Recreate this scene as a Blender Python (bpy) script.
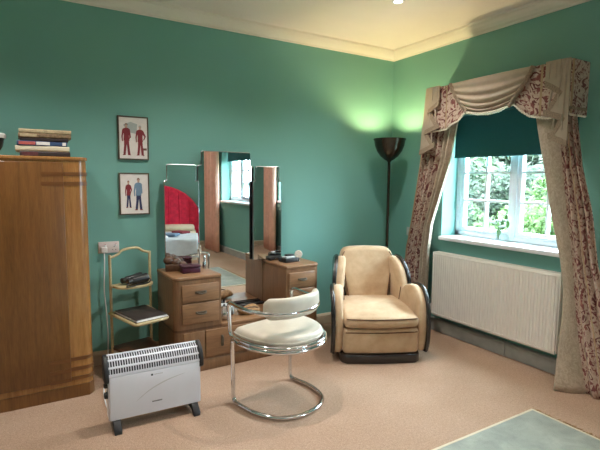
import bpy, bmesh, math, random
from mathutils import Vector, Matrix, Euler
random.seed(7)
PI = math.pi
S = bpy.context.scene
for o in list(bpy.data.objects): bpy.data.objects.remove(o)
COL = S.collection

# ------------------------------------------------------------------ camera
CAM = (-3.425, -3.796, 1.45)
YAW, PITCH, ROLL, FPX = 0.5418, -0.0973, 0.0088, 461.85
fw = Vector((math.sin(YAW)*math.cos(PITCH), math.cos(YAW)*math.cos(PITCH), math.sin(PITCH)))
rt = Vector((math.cos(YAW), -math.sin(YAW), 0)); up = rt.cross(fw)
r2 = math.cos(ROLL)*rt + math.sin(ROLL)*up; u2 = -math.sin(ROLL)*rt + math.cos(ROLL)*up
cd = bpy.data.cameras.new('camera'); cam = bpy.data.objects.new('camera', cd); COL.objects.link(cam)
cam.matrix_world = Matrix(((r2.x, u2.x, -fw.x, CAM[0]), (r2.y, u2.y, -fw.y, CAM[1]), (r2.z, u2.z, -fw.z, CAM[2]), (0, 0, 0, 1)))
cd.sensor_width = 36.0; cd.sensor_fit = 'HORIZONTAL'; cd.lens = FPX/600*36; cd.clip_start = .05
S.camera = cam

# ------------------------------------------------------------------ world, exposure, daylight
W = bpy.data.worlds.new('sky'); S.world = W; W.use_nodes = True
bg = W.node_tree.nodes['Background']; bg.inputs[0].default_value = (0.72, 0.89, 1.0, 1); bg.inputs[1].default_value = 42.0
S.view_settings.view_transform = 'Standard'; S.view_settings.look = 'None'
S.view_settings.gamma = 1; S.view_settings.use_curve_mapping = False
S.view_settings.exposure = 0.58
DOWN_W = 46.0          # each ceiling downlight
LAMP_W = 32.0          # the uplighter
ROOM = dict(x0=-5.2, y0=-6.10, zc=2.79)
WIN = [dict(y0=-1.95, y1=-.73, z0=.90, z1=2.12), dict(y0=-5.12, y1=-3.55, z0=1.0, z1=2.2)]
for k, w in enumerate(WIN):      # sampling portals in the two real window openings: they guide the sky light only
    L = bpy.data.lights.new('portal', 'AREA'); L.shape = 'RECTANGLE'
    L.size = w['z1']-w['z0']; L.size_y = w['y1']-w['y0']; L.cycles.is_portal = True
    o = bpy.data.objects.new('window_portal', L); COL.objects.link(o)
    o.location = (.33, (w['y0']+w['y1'])/2, (w['z0']+w['z1'])/2); o.rotation_euler = (0, PI/2, 0)

# ------------------------------------------------------------------ material helpers
MATS = {}
class NT:
    def __init__(s, name):
        m = bpy.data.materials.new(name); m.use_nodes = True; s.m = m; s.t = m.node_tree; s.n = s.t.nodes
        s.b = s.n['Principled BSDF']; s.out = s.n['Material Output']; MATS[name] = m
    def add(s, typ, **kw):
        n = s.n.new(typ)
        for k, v in kw.items():
            if k in n.inputs.keys() if isinstance(k, str) else False: n.inputs[k].default_value = v
            else: setattr(n, k, v)
        return n
    def link(s, a, b): s.t.links.new(a, b)
    def coord(s, kind='Object', scale=(1, 1, 1), rot=(0, 0, 0)):
        c = s.add('ShaderNodeTexCoord'); mp = s.add('ShaderNodeMapping')
        mp.inputs['Scale'].default_value = scale; mp.inputs['Rotation'].default_value = rot
        s.link(c.outputs[kind], mp.inputs[0]); return mp.outputs[0]
    def noise(s, vec, scale, detail=4, rough=.55, dist=0):
        n = s.add('ShaderNodeTexNoise'); n.inputs['Scale'].default_value = scale; n.inputs['Detail'].default_value = detail
        n.inputs['Roughness'].default_value = rough; n.inputs['Distortion'].default_value = dist; s.link(vec, n.inputs['Vector']); return n.outputs['Fac']
    def ramp(s, fac, stops, interp='LINEAR'):
        r = s.add('ShaderNodeValToRGB'); e = r.color_ramp.elements; r.color_ramp.interpolation = interp
        while len(e) < len(stops): e.new(.5)
        for k, (p, c) in enumerate(stops): e[k].position = p; e[k].color = (*c, 1)
        s.link(fac, r.inputs[0]); return r.outputs[0]
    def mix(s, fac, a, b, mode='MIX'):
        m = s.add('ShaderNodeMixRGB'); m.blend_type = mode
        for i, v in enumerate((fac, a, b)):
            if isinstance(v, (int, float)): m.inputs[i].default_value = v
            elif isinstance(v, tuple): m.inputs[i].default_value = (*v, 1)
            else: s.link(v, m.inputs[i])
        return m.outputs[0]
    def math(s, op, a, b=None):
        m = s.add('ShaderNodeMath'); m.operation = op
        for i, v in enumerate((a, b)):
            if v is None: continue
            if isinstance(v, (int, float)): m.inputs[i].default_value = v
            else: s.link(v, m.inputs[i])
        return m.outputs[0]
    def color(s, c):
        if isinstance(c, tuple): s.b.inputs['Base Color'].default_value = (*c, 1)
        else: s.link(c, s.b.inputs['Base Color'])
    def bump(s, h, strength=.2, dist=.01):
        b = s.add('ShaderNodeBump'); b.inputs['Strength'].default_value = strength; b.inputs['Distance'].default_value = dist
        s.link(h, b.inputs['Height']); s.link(b.outputs[0], s.b.inputs['Normal'])
    def set(s, **kw):
        for k, v in kw.items(): s.b.inputs[k.replace('_', ' ')].default_value = v

def srgb(r, g, b): 
    f = lambda c: (c/255/12.92) if c/255 <= .04045 else ((c/255+.055)/1.055)**2.4
    return (f(r), f(g), f(b))
def plain(name, col, rough=.5, metal=0, var=.06, scale=12, **kw):
    t = NT(name); v = t.coord(); n = t.noise(v, scale)
    lo = tuple(c*(1-var) for c in col); hi = tuple(min(1, c*(1+var)) for c in col)
    t.color(t.ramp(n, [(.3, lo), (.7, hi)])); t.set(Roughness=rough, Metallic=metal, **kw); return t.m
def wood(name, dark, light, rough=.35, axis='z', scale=1.0, coat=0.2):
    t = NT(name); sc = {'x': (1.2, 14, 14), 'y': (14, 1.2, 14), 'z': (14, 14, 1.0)}[axis]
    v = t.coord('Object', tuple(c*scale for c in sc)); n = t.noise(v, 2.2, 6, .6, .8)
    v2 = t.coord('Object', tuple(c*scale*5 for c in sc)); n2 = t.noise(v2, 3, 3, .6)
    v3 = t.coord('Object'); n3 = t.noise(v3, 2.1, 2)
    c = t.ramp(n, [(.25, dark), (.75, light)]); c = t.mix(.35, c, t.ramp(n2, [(.3, dark), (.7, light)]))
    c = t.mix(t.math('MULTIPLY', n3, .35), c, dark); t.color(c); t.set(Roughness=rough, Coat_Weight=coat, Coat_Roughness=.25)
    t.bump(n2, .05, .002); return t.m

# ------------------------------------------------------------------ materials
def m_wall():
    t = NT('wall_paint'); v = t.coord(); n = t.noise(v, 1.3, 3); n2 = t.noise(v, 160, 2)
    t.color(t.ramp(n, [(.3, (.172, .395, .348)), (.7, (.186, .420, .372))])); t.set(Roughness=.6, Specular_IOR_Level=.35); t.bump(n2, .05, .001)
m_wall()
def m_carpet():
    t = NT('carpet'); v = t.coord(); n = t.noise(v, 170, 3, .75); n2 = t.noise(v, 60, 4, .8); n3 = t.noise(v, 2.0, 3)
    c = t.ramp(n, [(.28, srgb(90, 68, 54)), (.5, srgb(168, 140, 118)), (.70, srgb(216, 192, 172))])
    c = t.mix(.45, c, t.ramp(n2, [(.3, srgb(126, 98, 78)), (.7, srgb(198, 170, 146))]))
    c = t.mix(.22, c, t.ramp(n3, [(.35, srgb(166, 132, 110)), (.65, srgb(200, 170, 150))]))
    t.color(c); t.set(Roughness=.95, Specular_IOR_Level=.1); t.bump(t.mix(.5, n, n2), .55, .012)
m_carpet()
plain('ceiling_paint', (.85, .76, .74), .8, var=.02, scale=3)
plain('cornice_paint', (.84, .78, .72), .7, var=.02, scale=3)
plain('white_gloss', (.80, .82, .86), .3, var=.02)
plain('window_paint', (.84, .88, .95), .35, var=.03)
plain('radiator_enamel', (.82, .78, .72), .4, var=.02)
plain('grey_skirting', (.36, .37, .35), .45, var=.12)
plain('cream_skirting', (.55, .44, .31), .45, var=.08)
plain('blind_fabric', (.012, .115, .125), .8, var=.05, scale=60)
wood('wardrobe_veneer', srgb(86, 52, 22), srgb(142, 96, 48), .3, 'z', 1.0, .35)
wood('wardrobe_edge', srgb(128, 84, 40), srgb(186, 136, 80), .26, 'z', 1.0, .5)
wood('wardrobe_inlay', srgb(92, 56, 26), srgb(130, 84, 42), .35, 'x')
wood('oak_veneer', srgb(94, 64, 40), srgb(150, 112, 78), .42, 'z', 1.0, .15)
wood('oak_drawer', srgb(106, 74, 48), srgb(166, 126, 90), .42, 'x', 1.0, .15)
wood('oak_dark', srgb(70, 44, 26), srgb(112, 76, 48), .45, 'z', 1.0, .1)
wood('pale_wood', srgb(166, 148, 106), srgb(206, 188, 146), .4, 'x')
wood('black_lacquer', (.006, .006, .007), (.022, .02, .02), .25, 'x', 1, .5)
def m_mirror():
    t = NT('mirror_glass'); v = t.coord(); n = t.noise(v, 2, 2); t.color(t.ramp(n, [(.3, (.83, .85, .85)), (.7, (.87, .88, .88))])); t.set(Metallic=1.0, Roughness=.012)
m_mirror()
plain('chrome', (.72, .73, .75), .12, 1.0, var=.02)
plain('mirror_edge', (.42, .45, .47), .2, .9, var=.05)
plain('dark_edge', (.03, .025, .03), .35, var=.1)
plain('cream_leather', (.62, .56, .465), .38, var=.05, scale=20)
def m_suede(name, lo, hi, rough=.75):
    t = NT(name); v = t.coord(); n = t.noise(v, 7, 4, .6); n2 = t.noise(v, 220, 2)
    t.color(t.ramp(n, [(.3, lo), (.72, hi)])); t.set(Roughness=rough, Sheen_Weight=.3, Sheen_Roughness=.4, Specular_IOR_Level=.3); t.bump(n2, .1, .002)
m_suede('tan_suede', srgb(180, 150, 118), srgb(208, 182, 150))
m_suede('brown_piping', srgb(72, 46, 28), srgb(96, 62, 40))
plain('heater_white', (.72, .72, .78), .35, var=.02)
plain('heater_grey_dark', (.015, .015, .017), .5, var=.1)
plain('heater_inside', (.022, .022, .032), .5, var=.1)
plain('silver_stripe', (.80, .80, .82), .25, .3, var=.02)
plain('black_plastic', (.012, .012, .014), .35, var=.1)
plain('black_book', (.03, .021, .018), .55, var=.15)
plain('paper', (.72, .68, .58), .8, var=.08, scale=60)
plain('paper_white', (.78, .78, .76), .8, var=.03)
plain('bronze', (.055, .048, .036), .22, .75, var=.15)
plain('burgundy_box', (.050, .006, .022), .35, var=.2)
plain('brown_carved', (.075, .036, .020), .4, var=.35, scale=30)
plain('dark_frame', (.085, .066, .042), .45, var=.2)
plain('mount_card', (.76, .72, .69), .85, var=.06, scale=25)
plain('print_red', (.22, .03, .04), .8, var=.1)
plain('print_navy', (.03, .035, .10), .8, var=.1)
plain('print_blue', (.16, .25, .36), .8, var=.1)
plain('print_skin', (.50, .34, .26), .8, var=.1)
plain('print_hair', (.16, .08, .05), .8, var=.1)
plain('print_pale', (.40, .44, .44), .8, var=.1)
plain('white_plastic', (.75, .75, .74), .35, var=.02)
plain('socket_pink', (.70, .60, .58), .35, var=.03)
plain('red_neon_switch', (.45, .08, .06), .4, var=.05)
plain('cover_tan', (.42, .33, .20), .6, var=.25, scale=50)
plain('cover_cream', (.60, .54, .40), .6, var=.08)
plain('cover_brown', (.20, .13, .07), .6, var=.45, scale=70)
plain('cover_dark', (.03, .02, .02), .5, var=.2)
plain('cover_maroon', (.10, .03, .035), .5, var=.3, scale=60)
plain('cover_red', (.45, .10, .09), .5, var=.1)
plain('cover_blue', (.03, .07, .17), .5, var=.2)
plain('silver_metal', (.60, .60, .62), .16, 1.0, var=.06)
plain('grey_cloth', (.50, .55, .58), .85, var=.08)
plain('straw', (.34, .20, .09), .7, var=.4, scale=40)
plain('white_bristle', (.72, .68, .60), .7, var=.2, scale=90)
plain('leaf_flower', (.10, .26, .07), .5, var=.3)
plain('petal_white', (.72, .80, .80), .5, var=.08)
plain('quilt_red', (.72, .02, .07), .8, var=.2, scale=14)
plain('cream_sheet', (.62, .54, .40), .85, var=.06)
plain('bark', (.10, .085, .07), .9, var=.4, scale=9)
plain('lawn', (.07, .14, .03), .95, var=.4, scale=3)
def m_rug():
    t = NT('rug_wool'); v = t.coord(); n = t.noise(v, 6, 5, .65, .6); n2 = t.noise(v, 300, 2)
    c = t.ramp(n, [(.3, srgb(118, 124, 114)), (.55, srgb(140, 146, 134)), (.75, srgb(162, 166, 154))]); t.color(c); t.set(Roughness=.9, Sheen_Weight=.3); t.bump(n2, .3, .004)
m_rug()
def m_leaf(name, lo, mid, hi):
    t = NT(name); v = t.coord(); n = t.noise(v, 1.7, 4, .7); n2 = t.noise(v, 18, 2)
    c = t.ramp(t.mix(.5, n, n2), [(.32, lo), (.5, mid), (.68, hi)]); t.color(c); t.set(Roughness=.6, Specular_IOR_Level=.25)
    tr = t.add('ShaderNodeBsdfTranslucent'); t.link(c, tr.inputs[0]); ms = t.add('ShaderNodeMixShader'); ms.inputs[0].default_value = .35
    t.link(t.b.outputs[0], ms.inputs[1]); t.link(tr.outputs[0], ms.inputs[2]); t.link(ms.outputs[0], t.out.inputs[0])
m_leaf('leaf_bright', (0.0119, 0.0335, 0.0045), (0.0335, 0.0707, 0.0112), (0.0818, 0.1190, 0.0335))
m_leaf('leaf_dull', (0.0089, 0.0178, 0.0089), (0.0238, 0.0387, 0.0208), (0.0633, 0.0782, 0.0558))
m_leaf('leaf_mid', (0.0074, 0.0208, 0.0059), (0.0208, 0.0461, 0.0134), (0.0521, 0.0856, 0.0313))
def m_glass():
    t = NT('window_glass'); t.n.remove(t.b); tr = t.add('ShaderNodeBsdfTransparent'); g = t.add('ShaderNodeBsdfGlossy'); g.inputs['Roughness'].default_value = .02
    f = t.add('ShaderNodeLayerWeight'); f.inputs[0].default_value = .5; fr_ = t.math('ADD', t.math('MULTIPLY', t.math('POWER', f.outputs['Facing'], 5.0), .9), .03); v = t.coord(); n = t.noise(v, 4, 2)
    t.link(t.ramp(n, [(.3, (.93, .96, .96)), (.7, (.96, .98, .98))]), tr.inputs[0])
    ms = t.add('ShaderNodeMixShader'); t.link(fr_, ms.inputs[0]); t.link(tr.outputs[0], ms.inputs[1]); t.link(g.outputs[0], ms.inputs[2]); t.link(ms.outputs[0], t.out.inputs[0])
m_glass()
def m_emit(name, col, st):
    t = NT(name); v = t.coord(); n = t.noise(v, 5, 1); e = t.add('ShaderNodeEmission'); e.inputs[1].default_value = st
    t.link(t.ramp(n, [(.3, col), (.7, tuple(min(1, c*1.02) for c in col))]), e.inputs[0]); t.link(e.outputs[0], t.out.inputs[0])
m_emit('bulb_warm', (1, .78, .37), LAMP_W*20); m_emit('downlight_lens', (1, .86, .62), 9)
def m_floral():
    t = NT('floral_fabric'); v = t.coord('UV'); warp = t.noise(v, 9, 2)
    c = t.add('ShaderNodeTexCoord'); sep = t.add('ShaderNodeSeparateXYZ'); t.link(c.outputs['UV'], sep.inputs[0]); u = sep.outputs[0]
    a = t.add('ShaderNodeTexNoise'); a.inputs['Scale'].default_value = 19; a.inputs['Detail'].default_value = 1.6; a.inputs['Distortion'].default_value = 1.9; t.link(v, a.inputs['Vector'])
    vo = t.add('ShaderNodeTexVoronoi'); vo.inputs['Scale'].default_value = 16; t.link(v, vo.inputs['Vector'])
    leaf = t.ramp(a.outputs['Fac'], [(.51, (0, 0, 0)), (.57, (1, 1, 1))])
    flow = t.ramp(vo.outputs['Distance'], [(.16, (1, 1, 1)), (.24, (0, 0, 0)), (.36, (0, 0, 0)), (.40, (.6, .6, .6)), (.46, (0, 0, 0))])
    ground = t.ramp(t.noise(v, 60, 3), [(.3, srgb(180, 156, 140)), (.7, srgb(208, 188, 172))])
    col = t.mix(leaf, ground, t.ramp(warp, [(.35, srgb(98, 46, 48)), (.65, srgb(134, 76, 72))]))
    col = t.mix(t.math('MULTIPLY', flow, .55), col, srgb(160, 116, 96))
    # plain braid stripes woven down the cloth
    st = t.math('FRACT', t.math('MULTIPLY', u, 4.6)); band = t.math('LESS_THAN', st, .075)
    col = t.mix(band, col, srgb(172, 146, 116)); t.color(col); t.set(Roughness=.85, Sheen_Weight=.15); t.bump(t.noise(v, 200, 2), .2, .003)
m_floral()
def m_cream_cloth():
    t = NT('cream_damask'); v = t.coord('UV', (1, 1, 1)); w = t.noise(v, 46, 3, .6, 1.0); n = t.noise(v, 5, 2)
    t.color(t.mix(.5, t.ramp(w, [(.38, srgb(150, 134, 116)), (.62, srgb(198, 182, 162))]), t.ramp(n, [(.3, srgb(162, 146, 126)), (.7, srgb(194, 178, 158))])))
    t.set(Roughness=.6, Sheen_Weight=.3); t.bump(w, .5, .004)
m_cream_cloth()
plain('swag_satin', srgb(172, 156, 138), .55, var=.06, scale=20)
plain('braid_trim', srgb(148, 130, 112), .8, var=.3, scale=120)
plain('light_fringe', srgb(226, 216, 200), .8, var=.1, scale=120)
plain('pink_curtain', srgb(238, 184, 164), .8, var=.1, scale=9)

# ------------------------------------------------------------------ geometry helpers
def mesh_obj(name, verts, faces, mat, parent=None, world=False, smooth=False, uvs=None, solid=0, sub=0, bevel=0):
    me = bpy.data.meshes.new(name); me.from_pydata([tuple(v) for v in verts], [], faces); me.update()
    if uvs is not None:
        ul = me.uv_layers.new(name='UVMap')
        for lp in me.loops: ul.data[lp.index].uv = uvs[lp.vertex_index]
    return fin(name, me, mat, parent, world, smooth, solid, sub, bevel)
def fin(name, me, mat, parent=None, world=False, smooth=False, solid=0, sub=0, bevel=0):
    o = bpy.data.objects.new(name, me); COL.objects.link(o)
    if mat: me.materials.append(MATS[mat])
    if smooth:
        for p in me.polygons: p.use_smooth = True
    if parent:
        o.parent = parent
        if world: o.matrix_parent_inverse = wm(parent).inverted()
    if solid: m = o.modifiers.new('s', 'SOLIDIFY'); m.thickness = solid; m.offset = 0
    if bevel: m = o.modifiers.new('b', 'BEVEL'); m.width = bevel; m.segments = 3; m.limit_method = 'ANGLE'; m.angle_limit = .6
    if sub: m = o.modifiers.new('u', 'SUBSURF'); m.levels = sub; m.render_levels = sub
    return o
def wm(o):
    m = Matrix.LocRotScale(o.location, o.rotation_euler, o.scale)
    return (wm(o.parent) @ o.matrix_parent_inverse @ m) if o.parent else m
class MB:
    def __init__(s): s.bm = bmesh.new()
    def box(s, x0, x1, y0, y1, z0, z1, bev=0, seg=2):
        g = bmesh.ops.create_cube(s.bm, size=1); vs = g['verts']
        for v in vs: v.co = Vector(((x0+x1)/2+v.co.x*abs(x1-x0), (y0+y1)/2+v.co.y*abs(y1-y0), (z0+z1)/2+v.co.z*abs(z1-z0)))
        if bev:
            es = list({e for v in vs for e in v.link_edges}); bmesh.ops.bevel(s.bm, geom=es, offset=bev, segments=seg, affect='EDGES', profile=.5)
        return s
    def prism(s, pts, axis, a0, a1, bev=0, seg=2):
        def mk(p, a): return {'x': (a, p[0], p[1]), 'y': (p[0], a, p[1]), 'z': (p[0], p[1], a)}[axis]
        A = [s.bm.verts.new(mk(p, a0)) for p in pts]; B = [s.bm.verts.new(mk(p, a1)) for p in pts]; n = len(pts)
        fs = [s.bm.faces.new(A[::-1]), s.bm.faces.new(B)] + [s.bm.faces.new((A[i], A[(i+1) % n], B[(i+1) % n], B[i])) for i in range(n)]
        bmesh.ops.recalc_face_normals(s.bm, faces=fs)
        if bev:
            es = list({e for f in fs[:2] for e in f.edges}); bmesh.ops.bevel(s.bm, geom=es, offset=bev, segments=seg, affect='EDGES', profile=.5)
        return s
    def tube(s, pts, r, n=10, closed=False):
        P = [Vector(p) for p in pts]; N = len(P); rings = []; nrm = None
        for i in range(N):
            if closed: t = (P[(i+1) % N]-P[i-1])
            else: t = P[min(i+1, N-1)]-P[max(i-1, 0)]
            t.normalize()
            if nrm is None: nrm = t.orthogonal().normalized()
            else: nrm = (nrm-t*nrm.dot(t)).normalized()
            b = t.cross(nrm); rr = r[i] if isinstance(r, (list, tuple)) else r
            rings.append([s.bm.verts.new(P[i]+rr*(math.cos(2*PI*k/n)*nrm+math.sin(2*PI*k/n)*b)) for k in range(n)])
        for i in range(N if closed else N-1):
            a, c = rings[i], rings[(i+1) % N]
            off = 0
            if closed and i == N-1:
                off = min(range(n), key=lambda q: (a[0].co-c[q].co).length)
            for k in range(n): s.bm.faces.new((a[k], a[(k+1) % n], c[(k+1+off) % n], c[(k+off) % n]))
        if not closed: s.bm.faces.new(rings[0][::-1]); s.bm.faces.new(rings[-1])
        return s
    def lathe(s, prof, n=32, c=(0, 0, 0)):
        rings = []
        for r, z in prof:
            if r < 1e-5: rings.append([s.bm.verts.new((c[0], c[1], c[2]+z))])
            else: rings.append([s.bm.verts.new((c[0]+r*math.cos(2*PI*k/n), c[1]+r*math.sin(2*PI*k/n), c[2]+z)) for k in range(n)])
        for a, b in zip(rings, rings[1:]):
            for k in range(n):
                q = [a[k % len(a)], a[(k+1) % len(a)], b[(k+1) % len(b)], b[k % len(b)]]; q2 = []
                for v in q:
                    if v not in q2: q2.append(v)
                if len(q2) > 2: s.bm.faces.new(q2)
        return s
    def ball(s, c, r, sc=(1, 1, 1), u=16, v=10):
        g = bmesh.ops.create_uvsphere(s.bm, u_segments=u, v_segments=v, radius=r)
        for w in g['verts']: w.co = Vector((c[0]+w.co.x*sc[0], c[1]+w.co.y*sc[1], c[2]+w.co.z*sc[2]))
        return s
    def rot(s, ang, axis='Z', cen=(0, 0, 0)):
        bmesh.ops.rotate(s.bm, verts=s.bm.verts, cent=cen, matrix=Matrix.Rotation(ang, 3, axis)); return s
    def move(s, d): bmesh.ops.translate(s.bm, verts=s.bm.verts, vec=d); return s
    def warp(s, fn):
        for v in s.bm.verts: v.co = Vector(fn(*v.co))
        return s
    def out(s, name, mat, parent=None, world=False, smooth=False, **kw):
        bmesh.ops.recalc_face_normals(s.bm, faces=s.bm.faces)
        me = bpy.data.meshes.new(name); s.bm.to_mesh(me); s.bm.free()
        o = fin(name, me, mat, parent, world, smooth, **kw)
        if smooth: me.set_sharp_from_angle(angle=math.radians(50))
        return o
def tag(o, label=None, cat=None, group=None, kind=None):
    for k, v in (('label', label), ('category', cat), ('group', group), ('kind', kind)):
        if v: o[k] = v
    return o
def thing(name, label, cat, loc=(0, 0, 0), rz=0, group=None):
    o = bpy.data.objects.new(name, None); COL.objects.link(o); o.location = loc; o.rotation_euler = (0, 0, rz); o.empty_display_size = .1
    return tag(o, label, cat, group)
def struct(o): o['kind'] = 'structure'; return o
def box(name, d, mat, parent=None, bev=0, world=False, seg=2):
    return MB().box(*d, bev, seg).out(name, mat, parent, world, smooth=bool(bev))
def spline(P, n=8, closed=False):
    P = [Vector(p) for p in P]; N = len(P); out = []
    for i in range(N if closed else N-1):
        g = (lambda k: P[k % N]) if closed else (lambda k: P[max(0, min(N-1, k))])
        a, b, c, d = g(i-1), g(i), g(i+1), g(i+2)
        for j in range(n):
            t = j/n; out.append(.5*((2*b)+(c-a)*t+(2*a-5*b+4*c-d)*t*t+(3*b-a-3*c+d)*t**3))
    if not closed: out.append(P[-1])
    return out
def fillet(P, r, n=6):
    P = [Vector(p) for p in P]; out = [P[0]]
    for a, b, c in zip(P, P[1:], P[2:]):
        u = (a-b); v = (c-b); q = min(r, u.length*.49, v.length*.49); p0 = b+u.normalized()*q; p1 = b+v.normalized()*q
        for k in range(n+1): t = k/n; out.append((1-t)**2*p0+2*t*(1-t)*b+t*t*p1)
    out.append(P[-1]); return out
def interp(tab, x):
    if x <= tab[0][0]: return tab[0][1]
    for (a, fa), (b, fb) in zip(tab, tab[1:]):
        if x <= b:
            t = (x-a)/(b-a)
            return tuple(p+(q-p)*t for p, q in zip(fa, fb)) if isinstance(fa, tuple) else fa+(fb-fa)*t
    return tab[-1][1]
def sheet(name, fn, nu, nv, mat, parent=None, world=True, solid=.004, uv=None, smooth=True):
    V, U, F = [], [], []
    for j in range(nv+1):
        for i in range(nu+1):
            u, v = i/nu, j/nv; V.append(fn(u, v)); U.append(uv(u, v) if uv else (u, v))
    for j in range(nv):
        for i in range(nu): a = j*(nu+1)+i; F.append((a, a+1, a+nu+2, a+nu+1))
    return mesh_obj(name, V, F, mat, parent, world, smooth, U, solid)

# ================================================================== the room shell
x0, y0, zc = ROOM['x0'], ROOM['y0'], ROOM['zc']
TH = .36
struct(box('floor', (x0-.2, TH, y0-.2, .2, -.12, 0), 'carpet'))
struct(box('ceiling', (x0-.2, TH, y0-.2, .2, zc, zc+.12), 'ceiling_paint'))
struct(box('wall_back', (x0-.2, TH, 0, .2, 0, zc), 'wall_paint'))
struct(box('wall_left', (x0-.2, x0, y0-.2, 0, 0, zc), 'wall_paint'))
struct(box('wall_front', (x0, TH, y0-.2, y0, 0, zc), 'wall_paint'))
m = MB(); ys = [0]
for w in WIN: ys += [w['y1'], w['y0']]
ys.append(y0)
for k in range(0, len(ys), 2): m.box(0, TH, ys[k+1], ys[k], 0, zc)
for w in WIN: m.box(0, TH, w['y0'], w['y1'], 0, w['z0']); m.box(0, TH, w['y0'], w['y1'], w['z1'], zc)
struct(m.out('wall_right', 'wall_paint'))
def cornice(name, axis, a0, a1, side):
    prof = [(0, 2.70), (.012, 2.70), (.016, 2.712), (.040, 2.722), (.062, 2.742), (.078, 2.766), (.086, 2.770), (.088, 2.79), (0, 2.79)]
    return struct(MB().prism([(side*p, z) for p, z in prof] if axis != 'x' else [(side*p, z) for p, z in prof], axis, a0, a1).out(name, 'cornice_paint'))
cornice('trim_1', 'x', x0, 0, -1)                    # along the back wall (runs in x, projects to -y)
o = cornice('trim_2', 'y', y0, 0, -1)                # along the right wall
o = cornice('trim_3', 'x', x0, 0, 1); o.location.y = y0
o = cornice('trim_4', 'y', y0, 0, 1); o.location.x = x0
def skirting(name, axis, a0, a1, side, mat, h=.107, th=.02):
    prof = [(0, 0), (side*th, 0), (side*th, h-.02), (side*(th-.006), h-.008), (side*(th-.012), h), (0, h)]
    return struct(MB().prism(prof, axis, a0, a1).out(name, mat))
skirting('baseboard_back', 'x', x0, -.03, -1, 'cream_skirting')
br = bpy.data.objects.new('baseboard_right', None); COL.objects.link(br); struct(br)
for a, b in ((-1.478, 0), (-3.05, -1.482), (-6.10, -3.054)):
    MB().prism([(0, 0), (-.03, 0), (-.03, .112), (-.022, .122), (0, .122)], 'y', a, b).out('plank', 'grey_skirting', br)
o = skirting('baseboard_front', 'x', x0, 0, 1, 'cream_skirting'); o.location.y = y0
o = skirting('baseboard_left', 'y', y0, 0, 1, 'cream_skirting'); o.location.x = x0

def window(name, w, cols, muls, sillz):
    root = bpy.data.objects.new(name, None); COL.objects.link(root); struct(root)
    a, b, z0, z1 = w['y0'], w['y1'], w['z0'], w['z1']; X0, X1 = .19, .26
    m = MB(); f = .045
    zb = z0+.035
    for d in ((a, a+f, zb, z1), (b-f, b, zb, z1), (a, b, zb, zb+.045), (a, b, z1-f, z1)): m.box(X0, X1, d[0], d[1], d[2], d[3], .004)
    m.out('window_frame', 'window_paint', root, smooth=True)
    box('window_sill', (-.045, X1, a-.02 if name == 'window_1' else a, b, z0-.005, z0+.032), 'white_gloss', root, .008)
    # the sill nose only projects into the room between the reveals
    edges = [a+f] + muls + [b-f]
    for mu in muls: box('mullion', (X0-.005, X1, mu-.022, mu+.022, zb, z1), 'window_paint', root, .004)
    zr = [zb+.045+.03+i*(z1-f-.03-zb-.075)/4 for i in range(5)]
    for k, (ya, yb) in enumerate(zip(edges, edges[1:])):
        ya += .022 if k > 0 else .003; yb -= .022 if k < len(edges)-2 else .003; c = .036
        m = MB()
        for d in ((ya, ya+c, zb+.047, z1-f), (yb-c, yb, zb+.047, z1-f), (ya+c, yb-c, zb+.047, zb+.047+c), (ya+c, yb-c, z1-f-c, z1-f)): m.box(X0+.008, X1-.012, d[0], d[1], d[2], d[3], .003)
        cs = m.out('casement', 'window_paint', root, smooth=True)
        zz0, zz1 = zb+.047+c, z1-f-c; ya += c; yb -= c
        m = MB(); hs = [zz0+(zz1-zz0)*q/4 for q in range(5)]; vs = [ya+(yb-ya)*q/cols for q in range(cols+1)]
        for h in hs[1:-1]: m.box(X0+.014, X1-.02, ya, yb, h-.010, h+.010)
        for v in vs[1:-1]: m.box(X0+.013, X1-.019, v-.010, v+.010, zz0, zz1)
        m.out('glazing_bars', 'window_paint', cs)
        for h0, h1 in zip(hs, hs[1:]):
            for v0, v1 in zip(vs, vs[1:]): box('pane', (.222, .226, v0, v1, h0, h1), 'window_glass', cs)
        # casement stay on the bottom rail
        yy = (ya+yb)/2
        MB().tube([(X0, yy-.12, zb+.065), (X0-.012, yy-.1, zb+.065), (X0-.012, yy+.08, zb+.062), (X0-.014, yy+.11, zb+.07)], .005, 8).out('casement_stay', 'silver_metal', cs, smooth=True)
    return root
window('window_1', WIN[0], 2, [-1.345], .9)
window('window_2', WIN[1], 2, [-4.08, -4.6], 1.0)

# garden ground beyond the right wall
struct(box('ground', (TH, 30, -30, 20, -.9, -.7), 'lawn'))

# ================================================================== wardrobe
WX0, WX1, WF, WH = -4.26, -3.058, -.512, 1.582
wd = thing('wardrobe', 'tall glossy brown veneered wardrobe with rounded edge and dark inlaid bands', 'wardrobe', ((WX0+WX1)/2, WF/2, 0))
def wprof(off=0, r=.055):
    pts = [(WX0, -.01), (WX0, WF)]; 
    cx, cy = WX1-r, WF+r; rr = r+off
    pts[1] = (WX0, WF-off)
    for k in range(9): a = -PI/2+PI/2*k/8; pts.append((cx+rr*math.cos(a), cy+rr*math.sin(a)))
    pts.append((WX1+off, -.01)); return pts
MB().prism(wprof(), 'z', .0, WH-.022).out('carcass', 'wardrobe_edge', wd, True, smooth=True)
MB().prism(wprof(.008), 'z', WH-.022, WH, .005).out('top_board', 'wardrobe_edge', wd, True, smooth=True)
for a, b in ((-3.66, -3.197), (-4.125, -3.664)):
    d = box('door', (a, b, WF-.016, WF, .125, WH-.035), 'wardrobe_veneer', wd, .004, True)
    kx = a+.03 if a > -3.7 else b-.03
    MB().tube(fillet([(kx, WF-.016, .86), (kx, WF-.04, .86), (kx, WF-.04, .74), (kx, WF-.016, .74)], .015), .006).out('handle', 'silver_metal', d, True, True)
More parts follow.
